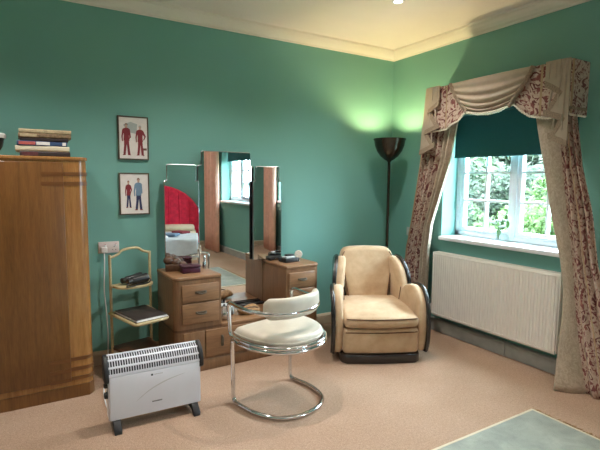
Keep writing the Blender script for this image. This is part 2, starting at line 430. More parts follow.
for z in (1.474, 1.413, .262, .195, .132):
    pts = [p for p in wprof(.0035)][2:-1]; pts = [(-3.197, WF-.0035)] + pts + [(WX1+.0035, -.40), (WX1-.02, -.40), (WX1-.02, WF+.03), (-3.197, WF+.03)]
    MB().prism(pts, 'z', z-.012, z+.012).out('inlay_band', 'wardrobe_inlay', wd, True, smooth=True)
    box('inlay_band', (-3.32, -3.199, WF-.018, WF-.012, z-.012, z+.012), 'wardrobe_inlay', wd, 0, True)
MB().prism([(WX0, -.03), (WX0, WF-.004), (WX1-.03, WF-.004), (WX1+.003, WF+.04), (WX1+.003, -.03)], 'z', .0, .085).out('plinth', 'wardrobe_veneer', wd, True, smooth=True)

# books lying on the wardrobe
bk = [  # x0, x1, thickness, cover, pages/spine details, label
 (-3.425, -3.142, .034, 'cover_dark', 'cover_maroon', 'dark maroon book at the bottom of the pile on the wardrobe'),
 (-3.447, -3.145, .034, 'cover_cream', None, 'thick cream book second from the bottom of the wardrobe pile'),
 (-3.440, -3.160, .030, 'cover_blue', 'cover_red', 'book with red, white and blue spine in the wardrobe pile'),
 (-3.420, -3.150, .020, 'cover_dark', None, 'thin black book in the middle of the wardrobe pile'),
 (-3.430, -3.135, .028, 'cover_brown', 'cover_tan', 'mottled brown book second from the top of the wardrobe pile'),
 (-3.425, -3.132, .026, 'cover_tan', None, 'tan book on top of the pile on the wardrobe')]
z = WH
for k, (a, b, h, mc, sp, lab) in enumerate(bk):
    t = thing('book', lab, 'book', ((a+b)/2, -.3, z), random.uniform(-.03, .03), 'books piled on the wardrobe')
    L, D = (b-a)/2, .105
    box('cover', (-L, L, -D, D, 0, .003), mc, t); box('cover', (-L, L, -D, D, h-.003, h), mc, t)
    MB().prism([(-D, 0), (-D-.006, h*.25), (-D-.006, h*.75), (-D, h), (-D+.004, h), (-D+.004, 0)], 'x', -L, L).out('spine', mc, t)
    box('pages', (-L+.004, L-.004, -D+.004, D-.004, .003, h-.003), 'paper', t)
    if sp:
        box('spine_panel', (-L+.01, -L+.10, -D-.0075, -D-.004, h*.2, h*.85), sp, t)
        if sp == 'cover_red':
            box('spine_panel', (-L+.105, -L+.18, -D-.0075, -D-.004, h*.2, h*.85), 'paper_white', t)
            box('spine_panel', (L-.028, L-.008, -D-.0075, -D-.004, h*.2, h*.85), 'paper_white', t)
    z += h
# bowl at the left end
t = thing('bowl', 'dark bowl with pale rim standing on the wardrobe, cut off by the photo edge', 'bowl', (-3.60, -.30, WH))
MB().lathe([(0, 0), (.05, 0), (.055, .012), (.085, .06), (.098, .12), (.092, .12), (.08, .065), (.045, .02), (0, .018)]).out('bowl_body', 'black_lacquer', t, smooth=True)
MB().lathe([(.092, .112), (.104, .112), (.106, .135), (.098, .142), (.091, .135), (.092, .112)]).out('rim', 'paper_white', t, smooth=True)

# ================================================================== pictures
def figure(parent, cx, zb, h, top, trou, hair='print_hair', arm=(0.3, -.05), w=1.0, y=-.0165):
    """flat printed figure: head, hair, torso, trousers, arms, shoes"""
    def poly(name, pts, mat, yy):
        return MB().prism([(cx+p[0]*h*w*.7, zb+p[1]*h) for p in pts], 'y', yy-.0006, yy).out(name, mat, parent)
    poly('printed_trousers', [(-.10, .52), (.10, .52), (.12, .30), (.16, .03), (.05, .03), (.01, .36), (-.05, .03), (-.15, .03), (-.11, .30)], trou, y)
    poly('printed_jacket', [(-.14, .84), (-.05, .87), (.05, .87), (.14, .84), (.11, .62), (.13, .46), (-.13, .46), (-.11, .62)], top, y-.0003)
    poly('printed_sleeve', [(.12, .84), (.16, .82), (arm[0], .62+arm[1]), (arm[0]-.10, .50), (arm[0]-.12, .53), (arm[0]-.07, .62+arm[1]), (.10, .72)], top, y-.0004)
    poly('printed_sleeve', [(-.14, .84), (-.18, .80), (-.22, .60), (-.20, .44), (-.16, .44), (-.16, .60), (-.11, .74)], top, y-.0004)
    hd = [(.055*math.cos(a*PI/5), .93+.07*math.sin(a*PI/5)) for a in range(10)]
    poly('printed_face', hd, 'print_skin', y-.0003)
    poly('printed_hair', [(-.065, .93), (-.06, .99), (0, 1.015), (.06, .99), (.065, .94), (.03, .975), (-.03, .975)], hair, y-.0006)
    poly('printed_shoes', [(-.15, .03), (-.05, .03), (-.05, 0), (-.19, 0)], 'print_red', y); poly('printed_shoes', [(.05, .03), (.16, .03), (.20, 0), (.05, 0)], 'print_red', y)
def picture(xa, xb, za, zb, label, figs):
    t = thing('picture', label, 'picture', ((xa+xb)/2, 0, za)); f = .010; hw = (xb-xa)/2; H = zb-za
    for d in ((-hw, -hw+f, 0, H), (hw-f, hw, 0, H), (-hw+f, hw-f, 0, f), (-hw+f, hw-f, H-f, H)): box('frame', (d[0], d[1], -.022, 0, d[2], d[3]), 'dark_frame', t, .003)
    p = box('print', (-hw+f, hw-f, -.0155, -.002, f, H-f), 'mount_card', t)
    for g in figs: figure(p, *g)
    return p
p = picture(-2.779, -2.551, 1.594, 1.928, 'upper framed fashion drawing of two figures in dark red suits', [(-.052, .035, .24, 'print_red', 'print_red', 'print_hair', (.2, -.05)), (.050, .035, .23, 'print_red', 'print_red', 'print_pale', (.27, .02))])
MB().prism([(-.075, .265), (-.02, .29), (.03, .275), (.025, .2), (-.03, .21)], 'y', -.0162, -.0156).out('printed_wash', 'print_pale', p)
box('printed_bench', (.070, .098, -.0166, -.0158, .075, .092), 'print_hair', p); box('printed_bench', (.07, .075, -.0166, -.0158, .03, .076), 'print_hair', p)
p = picture(-2.781, -2.553, 1.166, 1.494, 'lower framed fashion drawing of figures in blue and red tops', [(-.045, .055, .21, 'print_red', 'print_navy', 'print_hair', (.22, .05), .8), (.030, .035, .25, 'print_blue', 'print_navy', 'print_hair', (.18, -.08), .95)])

# ================================================================== double socket on the back wall
t = thing('wall_socket', 'double white wall socket with plug beside the wardrobe', 'socket', (-2.867, 0, .875))
box('face_plate', (-.075, .075, -.012, 0, 0, .088), 'socket_pink', t, .004)
for sx in (-.038, .038):
    box('rocker_switch', (sx+.004, sx+.020, -.016, -.011, .050, .068), 'white_plastic', t, .002)
    box('switch_mark', (sx+.006, sx+.018, -.0165, -.0155, .066, .070), 'red_neon_switch', t)
    for hx, hz in ((0, .045), (-.011, .022), (.011, .022)): box('socket_hole', (sx+hx-.003, sx+hx+.003, -.0126, -.0118, hz, hz+.005), 'black_plastic', t)

# ================================================================== slim stand with tiers
sr = math.radians(15)
st = thing('tiered_stand', 'slim pale wooden three tier stand with arched top rail', 'stand', (-2.75, -.215, 0), sr)
for sx in (-1, 1): MB().tube([(sx*.155, .0, 0), (sx*.155, 0, .46), (sx*.155, 0, .895)], .0105, 8).out('pole', 'pale_wood', st, smooth=True)
MB().tube(spline([(-.155, 0, .875), (-.10, 0, .892), (-.05, 0, .925), (.05, 0, .930), (.10, 0, .902), (.155, 0, .885)], 6), .010, 8).out('top_rail', 'pale_wood', st, smooth=True)
def tier(z, d, back, mat='pale_wood'):
    pts = [(-.15, back), (-.158, -.03)] + [(-.150*math.cos(PI*k/10)-.012*(k/10), -.03-d*math.sin(PI*k/10)**.7) for k in range(11)] + [(.148, -.03), (.15, back)]
    MB().prism(pts, 'z', z-.009, z+.009, .004).out('shelf', mat, st, smooth=True)
tier(.665, .13, .02)
MB().prism([(-.165, .03), (-.165, -.37), (-.14, -.395), (.085, -.375), (.11, -.35), (.150, .03)], 'z', .450, .468, .005).out('shelf', 'pale_wood', st, smooth=True)
tier(.20, .22, .03, 'oak_dark')
def on(p, l): return p @ Vector(l)
SM = Matrix.LocRotScale(Vector(st.location), Euler((0, 0, sr)), None)
c = SM @ Vector((-.012, -.19, .468))
t = thing('folder', 'dark brown folder of pale sheets on the middle tier of the stand', 'folder', c, sr)
box('cover', (-.13, .105, -.17, .165, .016, .021), 'black_book', t, .002); box('cover', (-.135, .108, -.175, .165, 0, .004), 'black_book', t, .001)
for k in range(3): box('sheet', (-.128+.004*k, .106-.003*k, -.178+.006*k, .16, .0045+.004*k, .0078+.004*k), 'paper_white', t)
c = SM @ Vector((-.01, -.075, .674))
t = thing('binoculars', 'small black binocular-like gadget with trailing strap on the top tier', 'binoculars', c, sr+.25)
for sx, s in ((-1, 1), (1, 1)):
    MB().tube([(-.085*1, .03*sx, .034), (-.05, .03*sx, .034), (-.045, .03*sx, .034), (.03, .03*sx, .036), (.055, .03*sx, .036), (.085, .03*sx, .036)], [.020, .020, .026, .028, .034, .036], 16).out('barrel', 'black_plastic', t, smooth=True)
    MB().tube([(.083, .03*sx, .036), (.0865, .03*sx, .036)], [.030, .028], 16).out('lens', 'silver_metal', t, smooth=True)
MB().box(-.04, .02, -.03, .03, .028, .046, .004).out('bridge', 'black_plastic', t, smooth=True)
MB().tube(spline([(-.06, -.04, .03), (-.11, -.05, .006), (-.09, -.075, .006), (-.02, -.065, .007), (.05, -.078, .007), (.10, -.06, .02), (.09, -.03, .05)], 6), .005, 6).out('strap', 'black_plastic', t, smooth=True)

# ================================================================== dressing table
A = math.radians(1.5)
DTX, DTY = -2.485, -.525            # front left corner on the floor
dt = thing('dressing_table', 'brown oak dressing table with two drawer pedestals and triple stepped mirror', 'dressing table', (DTX, DTY, 0), A)
DM = Matrix.LocRotScale(Vector((DTX, DTY, 0)), Euler((0, 0, A)), None)
WT, PW, DD, HT = 1.25, .335, .43, .735
def ped_prof(a, b, left, r=.05, off=0):
    pts = [(a, DD), (a, 0), (b, 0), (b, DD)]; out = []
    if left:
        out = [(a-off, DD)] + [(a+r+(r+off)*math.cos(PI+PI/2*k/8), r+(r+off)*math.sin(PI+PI/2*k/8)) for k in range(9)] + [(b, -off), (b, DD)]
    else:
        out = [(a, DD), (a, -off)] + [(b-r+(r+off)*math.cos(-PI/2+PI/2*k/8), r+(r+off)*math.sin(-PI/2+PI/2*k/8)) for k in range(9)] + [(b+off, DD)]
    return out
def drop_handle(parent, cx, z, y=-.014, vert=False):
    h = .032
    pts = [(cx-h, y, z), (cx-h, y-.018, z-.002), (cx, y-.024, z-.008), (cx+h, y-.018, z-.002), (cx+h, y, z)]
    if vert: pts = [(cx, y, z+h), (cx, y-.018, z+h), (cx, y-.024, z), (cx, y-.018, z-h), (cx, y, z-h)]
    m = MB().tube(spline(pts, 5), .005, 8)
    if vert: m.box(cx-.010, cx+.010, y-.003, y+.003, z-h-.012, z+h+.012, .002)
    else: m.box(cx-h-.012, cx+h+.012, y-.003, y+.003, z-.009, z+.009, .002)
    m.out('handle', 'dark_frame', parent, smooth=True)
for a, b, left in ((-.028, PW, True), (WT-PW, WT, False)):
    MB().prism(ped_prof(a, b, left), 'z', .34, HT-.028).out('pedestal', 'oak_veneer', dt, smooth=True)
    MB().prism(ped_prof(a, b, left, off=.004), 'z', HT-.028, HT, .009, 3).out('pedestal_top', 'oak_drawer', dt, smooth=True)
    d0, d1 = (a+.055, b-.022) if left else (a+.022, b-.055)
    for za, zb in ((.545, .675), (.378, .532)):
        d = box('drawer', (d0, d1, -.013, .002, za, zb), 'oak_drawer', dt, .004)
        drop_handle(d, (d0+d1)/2, (za+zb)/2+.005)
# low middle: base carcass, shelf, drawer, plinth
MB().prism(ped_prof(-.028, WT, True)[:-2] + ped_prof(0, WT, False)[2:], 'z', .088, .322).out('base_carcass', 'oak_veneer', dt, smooth=True)
MB().box(PW+.001, WT-PW-.001, -.003, DD, .322, .345, .005).out('shelf_board', 'oak_drawer', dt, smooth=True)
MB().prism([(p[0], p[1]) for p in (ped_prof(-.028, WT, True)[:-2] + ped_prof(0, WT, False)[2:])], 'z', .322, .3401).out('base_top', 'oak_dark', dt, smooth=True)
d = box('long_drawer', (.205, WT-.205, -.013, .002, .105, .312), 'oak_drawer', dt, .004)
drop_handle(d, .335, .215, vert=True); drop_handle(d, WT-.335, .215, vert=True)
for a, b in ((.035, .198), (WT-.198, WT-.06)): box('end_panel', (a, b, -.009, .002, .105, .312), 'oak_veneer', dt, .003)
MB().prism([(p[0], p[1]-.006) for p in (ped_prof(-.028, WT, True)[:-2] + ped_prof(0, WT, False)[2:])], 'z', 0, .088, .004).out('plinth', 'oak_veneer', dt, smooth=True)
# back rail behind the mirror
box('back_panel', (PW, WT-PW, DD+.028, DD+.038, .34, .70), 'oak_dark', dt)
def mirror(name, pts, loc, th, mat_edge='mirror_edge', label=None):
    """stepped mirror: backing + bevelled glass; pts (x,z) local to hinge loc, normal turned by th from -y"""
    e = bpy.data.objects.new(name, None); COL.objects.link(e); e.parent = dt; e.location = loc; e.rotation_euler = (0, 0, th-A); e.empty_display_size = .05
    cx = sum(p[0] for p in pts)/len(pts); cz = sum(p[1] for p in pts)/len(pts)
    MB().prism(pts, 'y', 0, .014).out('backing', 'dark_edge', e)
    ins = inset(pts, .006)
    MB().prism(ins, 'y', -.004, .0).out('glass', 'mirror_glass', e)
    # polished edge strip
    V = [(p[0], -.004, p[1]) for p in ins]+[(p[0], -.0005, p[1]) for p in pts]; n = len(pts)
    mesh_obj('bevelled_edge', V, [(i, (i+1) % n, n+(i+1) % n, n+i) for i in range(n)], mat_edge, e)
    return e
def inset(pts, d):
    n = len(pts); out = []
    for i in range(n):
        p0, p1, p2 = Vector(pts[i-1]), Vector(pts[i]), Vector(pts[(i+1) % n])
        e1 = (p1-p0).normalized(); e2 = (p2-p1).normalized(); n1 = Vector((-e1.y, e1.x)); n2 = Vector((-e2.y, e2.x))
        k = n1+n2; k = k/max(.3, k.dot(n1)) if k.length > 1e-6 else n1
        out.append(tuple(p1+k*d))
    return out
def corner(cx, cz, r, a0, a1, n=5): return [(cx+r*math.cos(math.radians(a0+(a1-a0)*k/n)), cz+r*math.sin(math.radians(a0+(a1-a0)*k/n))) for k in range(n+1)]
def stepped(hw, zb, steps, r=.025):
    """counter-clockwise outline; steps = [(halfwidth, ztop)] going up and in"""
    R = [(hw, zb)]; 
    for k, (w, zt) in enumerate(steps):
        last = k == len(steps)-1
        R += corner(w-r, zt-r, r, 0, 90)
        if not last:
            w2 = steps[k+1][0]; R += [(min(w-r, w2+.006), zt)] if w-r > w2 else []
            R += [(w2, zt+.008)]
    L = [(-x, z) for x, z in R[::-1]]
    return R+L
CM = dt.matrix_world.copy()
def to_local(p): return DM.inverted() @ Vector(p)
MIRY = -.088
# centre mirror, set square to the wall behind
cm = mirror('mirror_panel', stepped(.345, .347, [(.345, .735), (.281, 1.40), (.255, 1.567), (.222, 1.684)], .018), to_local((-1.927, MIRY, 0)), 0)
# wings: outer edge of the left one folded back, the right one folded forward
LWT, RWT = math.radians(-9), math.radians(-6)
def wing(center, th, hw=.137):
    return mirror('wing_mirror', stepped(hw, HT+.004, [(hw, 1.438), (hw-.022, 1.566)], .016), to_local(center), th)
wing((-2.335, -.155, 0), LWT, .137); wing((-1.566, -.145, 0), RWT, .134)
for cxw in (-2.335, -1.560):
    p = to_local((cxw, -.10, 0)); 
    box('mirror_support', (p.x-.02, p.x+.02, p.y-.01, p.y+.012, HT-.3, 1.30), 'oak_dark', dt)

# ---- things on the dressing table
def dpt(x, y, z): return DM @ Vector((x, y, z))
# pixel helper free placements (local table coords: x right, y back)
t = thing('jewellery_box', 'dark burgundy lidded box on the left pedestal of the dressing table', 'box', dpt(.150, .165, HT), A-.08)
box('box_body', (-.070, .070, -.048, .048, 0, .042), 'burgundy_box', t, .006); box('box_lid', (-.073, .073, -.051, .051, .042, .060), 'burgundy_box', t, .007)
t = thing('carved_box', 'dark brown carved wavy box behind the burgundy box', 'box', dpt(.075, .285, HT), A-.35)
MB().box(-.075, .075, -.045, .045, 0, .055, .008).out('box_body', 'brown_carved', t, smooth=True)
m = MB()
for k, (px, h, r) in enumerate(((-.05, .10, .042), (0, .085, .04), (.05, .06, .038))): m.ball((px, 0, h-.02), r, (1, 1.1, .9))
m.out('scalloped_lid', 'brown_carved', t, smooth=True)
t = thing('scent_bottle', 'slim silver bottle standing next to the left wing mirror', 'bottle', dpt(.292, .235, HT), 0)
MB().lathe([(0, 0), (.014, 0), (.014, .055), (.010, .065), (.006, .07), (.006, .08), (0, .08)], 16).out('bottle_body', 'silver_metal', t, smooth=True)
MB().lathe([(0, .08), (.009, .08), (.009, .10), (.004, .112), (0, .112)], 12).out('stopper', 'chrome', t, smooth=True)
# right pedestal
t = thing('trinket_tray', 'flat black box holding small pale things on the right pedestal', 'box', dpt(1.055, .19, HT), A+.1)
box('box_body', (-.075, .075, -.055, .055, 0, .034), 'black_plastic', t, .005)
box('paper_card', (-.05, .045, -.035, .04, .034, .046), 'grey_cloth', t, .003); box('dark_case', (-.02, .06, .0, .045, .046, .060), 'black_plastic', t, .004)
t = thing('makeup_case', 'slim black case lying at the foot of the right wing mirror', 'case', dpt(.985, .325, HT), A)
box('case_body', (-.06, .07, -.03, .03, 0, .030), 'black_plastic', t, .006); box('clasp', (-.01, .015, -.034, -.029, .012, .022), 'silver_metal', t, .001)
t = thing('hairbrush', 'round white bristled brush standing beside the black box', 'brush', dpt(1.150, .185, HT), A)
MB().lathe([(0, 0), (.012, 0), (.009, .012), (.008, .03), (0, .032)], 14).out('handle', 'white_plastic', t, smooth=True)
m = MB().lathe([(0, -.008), (.03, -.009), (.036, 0), (.03, .009), (0, .008)], 22).rot(PI/2, 'X').rot(-.5, 'Z').move((0, 0, .058)); m.out('brush_head', 'white_bristle', t, smooth=True)
# shelf
zs = .345
t = thing('silver_kettle', 'round silver pot standing on the low shelf of the dressing table', 'pot', dpt(PW+.065, .095, zs), .5)
MB().lathe([(0, 0), (.035, 0), (.05, .015), (.056, .045), (.048, .075), (.03, .09), (.028, .094), (.018, .104), (0, .108)], 24).out('pot_body', 'silver_metal', t, smooth=True)
MB().ball((0, 0, .113), .009).out('lid_knob', 'black_plastic', t, smooth=True)
MB().tube(spline([(.05, 0, .03), (.075, 0, .055), (.09, 0, .09)], 5), [.012-.0005*k for k in range(11)], 10).out('spout', 'silver_metal', t, smooth=True)
MB().tube(spline([(-.05, 0, .07), (-.085, 0, .065), (-.085, 0, .03), (-.052, 0, .025)], 5), .006, 8).out('handle', 'black_plastic', t, smooth=True)
t = thing('rolled_cloth', 'pale grey rolled cloth behind the silver pot on the shelf', 'cloth', dpt(PW+.105, .225, zs), A-.5)
m = MB(); m.tube([(-.09, 0, .045), (.09, 0, .045)], .045, 18); m.out('roll', 'grey_cloth', t, smooth=True)
m = MB().tube([(-.0905, .0+.028*math.cos(a*.7)*(1-a/22), .045+.028*math.sin(a*.7)*(1-a/22)) for a in range(20)], .003, 6).out('roll_end', 'grey_skirting', t, smooth=True)
t = thing('dark_caddy', 'small black caddy of bottles at the back of the shelf', 'caddy', dpt(PW+.16, .365, zs), A)
box('caddy_body', (-.08, .08, -.035, .035, 0, .035), 'black_plastic', t, .005)
for k in range(5): MB().lathe([(0, .035), (.010, .035), (.010, .05+.006*(k % 2)), (.005, .058+.006*(k % 2)), (0, .062+.006*(k % 2))], 10, (-.06+.03*k, .005*(-1)**k, 0)).out('small_bottle', ['black_plastic', 'silver_metal'][k % 2], t, smooth=True)
t = thing('woven_purse', 'soft tan woven purse slumped on the low shelf', 'purse', dpt(PW+.30, .13, zs), A-.15)
MB().ball((0, 0, .032), .1, (1.0, .62, .34), 24, 14).warp(lambda x, y, z: (x, y, max(0, z+.010*math.sin(x*40)+.006*math.sin(y*60+x*20)))).out('purse_body', 'straw', t, smooth=True)
MB().tube(spline([(-.07, -.03, .05), (-.03, -.05, .066), (.03, -.05, .066), (.07, -.03, .048)], 6), .005, 6).out('purse_strap', 'brown_carved', t, smooth=True)
t = thing('narrow_tray', 'long thin black tray along the foot of the centre mirror', 'tray', dpt(PW+.43, .365, zs), A)
box('tray_base', (-.13, .13, -.025, .025, 0, .008), 'black_plastic', t, .002); MB().tube([(-.13, -.025, .011), (.13, -.025, .011), (.13, .025, .011), (-.13, .025, .011)], .005, 6, True).out('tray_rim', 'black_plastic', t, smooth=True)

# ================================================================== cantilever chair
cr = math.radians(14)
ch = thing('cantilever_chair', 'chrome tube cantilever armchair with cream leather seat and curved back pad', 'chair', (-2.05, -1.045, 0), cr)
T = .0135
def dloop(hw, dep, z, zr=None, yf=0):
    """half loop from right front round the back to left front"""
    zr = z if zr is None else zr; out = []
    ctrl = [(hw, yf), (hw*1.04, -.25*dep), (hw*1.0, -.52*dep), (hw*.80, -.80*dep), (hw*.42, -.965*dep), (0, -dep)]
    ctrl = ctrl + [(-x, y) for x, y in ctrl[-2::-1]]
    return [Vector((p.x, p.y, z+(zr-z)*min(1, max(0, -p.y/dep)))) for p in spline([(x, y, 0) for x, y in ctrl], 6)]
floor_l = dloop(.255, .445, T+.0)
path = fillet([(.255, 0, .435), (.255, 0, T)], .01)[:1]
# one continuous tube: seat loop front right -> post down -> floor loop -> post up -> seat loop
fl = [p for p in floor_l if p.y < -.05]
seat_l = dloop(.268, .455, .425)
sl = [p for p in seat_l if p.y < -.05]
m = MB()
full = fillet([Vector((.262, -.05, .425)), Vector((.258, .012, .425)), Vector((.256, .004, T)), fl[0]], .05, 8)
full += fl[1:-1]
full += fillet([fl[-1], Vector((-.256, .004, T)), Vector((-.258, .012, .425)), Vector((-.262, -.05, .425))], .05, 8)
full += sl[::-1]
m.tube(full, T, 12, True); m.out('base_tube', 'chrome', ch, smooth=True)
# upper seat rail continuing into the arm risers and the arm loop
arm = dloop(.272, .375, .668, .640)
al = [p for p in arm if p.y < -.06]
s2 = [Vector((p.x, p.y, .449)) for p in sl]
up_r = fillet([s2[0], Vector((.272, .012, .449)), Vector((.280, .020, .676)), al[0]], .045, 8)
up_l = fillet([al[-1], Vector((-.280, .020, .676)), Vector((-.272, .012, .449)), s2[-1]], .045, 8)
m = MB(); m.tube(up_r + al[1:-1] + up_l + s2[::-1][1:-1], T*.92, 12, True); m.out('arm_tube', 'chrome', ch, smooth=True)
# seat pad
def dshape(hw, dep, yf): return [(p.x, p.y) for p in dloop(hw, dep, 0, yf=yf)]
prof = dshape(.256, .442, .0)
V, F, rings = [], [], [(1.0, .440), (1.0, .470), (.985, .490), (.955, .503), (.90, .512), (.6, .520), (.3, .523)]
cy = -.2
for s_, z in rings: V += [(x*s_, cy+(y-cy)*s_, z) for x, y in prof]
n = len(prof)
for k in range(len(rings)-1):
    for i in range(n): F.append((k*n+i, k*n+(i+1) % n, (k+1)*n+(i+1) % n, (k+1)*n+i))
V.append((0, cy, .524)); c = len(V)-1
for i in range(n): F.append(((len(rings)-1)*n+i, (len(rings)-1)*n+(i+1) % n, c))
F.append(tuple(range(n))[::-1])
mesh_obj('seat', V, F, 'cream_leather', ch, smooth=True, sub=1)
MB().tube([(x*.992, cy+(y-cy)*.992, .474) for x, y in prof], .004, 8, True).out('seat_piping', 'cream_leather', ch, smooth=True)
# curved back pad: follows the rear of the arm loop
arc = [p for p in dloop(.262, .372, 0) if p.y < -.255]
V, F = [], []; sec = [(-.028, .600), (-.030, .650), (-.028, .700), (-.014, .728), (.010, .732), (.024, .716), (.028, .660), (.024, .610), (.008, .594), (-.016, .592)]
for i, p in enumerate(arc):
    q0, q1 = arc[max(0, i-1)], arc[min(len(arc)-1, i+1)]; tg = (q1-q0).normalized(); nr = Vector((tg.y, -tg.x, 0))
    if nr.dot(Vector((p.x, p.y+.1, 0))) < 0: nr = -nr
    e = min(i, len(arc)-1-i); k = {0: .55, 1: .9}.get(e, 1.0)
    for d, z in sec: V.append(tuple(p+nr*(d*k-.013)+Vector((0, 0, .670+(z-.662)*k))))
ns = len(sec)
for i in range(len(arc)-1):
    for k in range(ns): F.append((i*ns+k, i*ns+(k+1) % ns, (i+1)*ns+(k+1) % ns, (i+1)*ns+k))
F.append(tuple(range(ns))); F.append(tuple(range((len(arc)-1)*ns, len(arc)*ns))[::-1])
o = mesh_obj('backrest', V, F, 'cream_leather', ch, smooth=True, sub=1)

# ================================================================== convector heater
hr = math.radians(-2)
ht = thing('convector_heater', 'white convector heater with dark grey end caps and slotted top on the carpet', 'heater', (-2.782, -1.03, 0), hr)
HL = .262; zf0, zf1, ztop = .062, .318, .425
def arcpt(k, n, off=0):   # grille arc from front top edge up and back
    a = PI*.02+PI*.47*k/n; return (-.060+.098*(1-math.cos(a))*1.0-off*math.cos(a), zf1+(ztop-zf1)*math.sin(a)+off*math.sin(a))
arcp = [arcpt(k, 10) for k in range(11)]
MB().box(-HL, HL, -.062, -.050, zf0, zf1, .004).out('front_panel', 'heater_white', ht, smooth=True)
MB().box(-HL, HL, .036, .048, zf0, ztop-.03, .004).out('rear_panel', 'heater_white', ht, smooth=True)
inner = [(y+.008, z-.008) for y, z in arcp]
MB().prism([(-.046, zf0+.03), (-.046, zf1)] + inner + [(.034, ztop-.02), (.034, zf0+.03)], 'x', -HL+.004, HL-.004).out('inner_casing', 'heater_inside', ht)
m = MB()
for k in range(37):
    x = -HL+.008+k*(2*HL-.016)/36
    for (p, q) in zip(arcp, arcp[1:]):
        m.prism([(p[0], p[1]), (q[0], q[1]), (q[0]+.004, q[1]-.005), (p[0]+.004, p[1]-.005)], 'x', x-.0022, x+.0022)
for a, b in ((0, .9), (2.9, 3.5), (5.9, 6.5), (9.1, 10)):
    pa, pb = arcpt(a, 10, .001), arcpt(b, 10, .001); m.prism([pa, pb, (pb[0]+.004, pb[1]-.006), (pa[0]+.004, pa[1]-.006)], 'x', -HL, HL)
g = m.out('grille', 'heater_white', ht); g['kind'] = 'stuff'
for s_ in (-1, 1):
    pts = [(-.068, zf1-.02)] + [(y-.006, z+.006) for y, z in arcp] + [(.052, ztop-.01), (.054, zf1), (.03, zf1-.03), (-.05, zf1-.035)]
    MB().prism(pts, 'x', s_*HL, s_*(HL+.026), .006).out('end_cap', 'heater_grey_dark', ht, smooth=True)
    box('side_panel', (s_*HL-.006, s_*HL+.006, -.052, .046, zf0, zf1), 'heater_white', ht)
    f = MB().prism([(-.115, 0), (-.115, .022), (-.07, .055), (-.055, .066), (.045, .066), (.06, .055), (.11, .022), (.11, 0), (.085, 0), (.06, .02), (-.06, .02), (-.09, 0)], 'x', s_*(HL-.035)-.021, s_*(HL-.035)+.021, .004).out('foot', 'heater_grey_dark', ht, smooth=True)
for zz, r in ((.262, .017), (.202, .020)):
    MB().lathe([(0, 0), (r, 0), (r*.9, .016), (r*.5, .02), (0, .02)], 16).rot(-PI/2, 'Y').move((-HL-.006, -.015, zz)).out('control_knob', 'heater_grey_dark', ht, smooth=True)
# printed swoosh and small marks on the front
sw = spline([(-.12, .15, 0), (-.04, .205, 0), (.06, .245, 0), (.17, .268, 0)], 8)
V = []; n = len(sw)
for i, p in enumerate(sw):
    w = .0035*math.sin(PI*i/(n-1))+.0006; V += [(p.x, -.0626, p.y-w), (p.x, -.0626, p.y+w)]
mesh_obj('printed_swoosh', V, [(2*i, 2*i+2, 2*i+3, 2*i+1) for i in range(n-1)], 'silver_stripe', ht)
m = MB().box(-.032, -.020, -.0628, -.0618, .289, .300)
m.out('printed_mark', 'heater_grey_dark', ht)
m = MB()
for k in range(8): m.box(-.012+k*.0062, -.012+k*.0062+.004, -.0628, -.0618, .293, .2965)
m.out('printed_mark', 'silver_metal', ht)
m = MB()
for k in range(9): m.box(-.028+k*.0066, -.028+k*.0066+.0045, -.0628, -.0618, .126, .1335)
m.out('printed_mark', 'heater_grey_dark', ht)
# flex and plug, up to the socket
m = MB().box(-.0225, .0225, -.034, 0, -.022, .022, .006).move((-2.905, -.0125, .905)); m.out('plug', 'white_plastic', ht, True, True)
MB().tube(spline([(-2.905, -.034, .885), (-2.907, -.045, .80), (-2.915, -.05, .60), (-2.905, -.05, .42), (-2.90, -.06, .25), (-2.91, -.10, .10), (-2.93, -.25, .008), (-3.0, -.50, .008), (-3.02, -.78, .008), (-2.99, -.93, .012), (-2.985, -.975, .08)], 8), .0045, 8).out('mains_flex', 'white_plastic', ht, True, True)

# ================================================================== armchair
ar = math.radians(-26.8)
ac = thing('club_armchair', 'tan suede tub armchair with dark lacquered curved sides by the window', 'armchair', (-1.02, -1.075, 0), ar)
side = [(.055, .075), (.022, .16), (.012, .26), (.022, .38), (.055, .47), (.11, .54), (.18, .578), (.25, .583), (.31, .566), (.355, .535), (.375, .60), (.415, .675), (.475, .735), (.545, .765), (.62, .765), (.69, .735), (.735, .67), (.75, .55), (.745, .3), (.73, .075)]
sm = [(p.x, p.y) for p in spline([(a, b, 0) for a, b in side], 3)]
def tub(s_):
    def f(x, y, z):
        k = max(0, min(1, (y-.10)/.52)); k = k*k*(3-2*k)
        flare = .0*(z-.3)
        return (x-s_*(.105*k), y, z)
    return f
def grow(pts, d):
    cyy = sum(p[0] for p in pts)/len(pts); czz = .35
    return [(a+(1 if a > cyy else -1)*d*abs(a-cyy)/max(.001, math.hypot(a-cyy, b-czz)), max(.055, b+d*(b-czz)/max(.001, math.hypot(a-cyy, b-czz)))) for a, b in pts]
for s_ in (-1, 1):
    MB().prism(sm, 'x', s_*.302, s_*.378, .028, 4).warp(tub(s_)).out('arm', 'tan_suede', ac, smooth=True)
    MB().prism(grow(sm, .016), 'x', s_*.370, s_*.394, .006).warp(tub(s_)).out('side_shell', 'black_lacquer', ac, smooth=True)
    MB().prism(grow(sm, .006), 'x', s_*.392, s_*.402, .003).warp(tub(s_)).out('side_panel', 'black_lacquer', ac, smooth=True)
    # piping between arm and wing on the inner face
    pp = [(s_*.301, .355, .535), (s_*.300, .365, .48), (s_*.299, .375, .42)]
    MB().tube([tub(s_)(*p) for p in spline(pp, 5)], .0035, 6).out('arm_piping', 'brown_piping', ac, smooth=True)
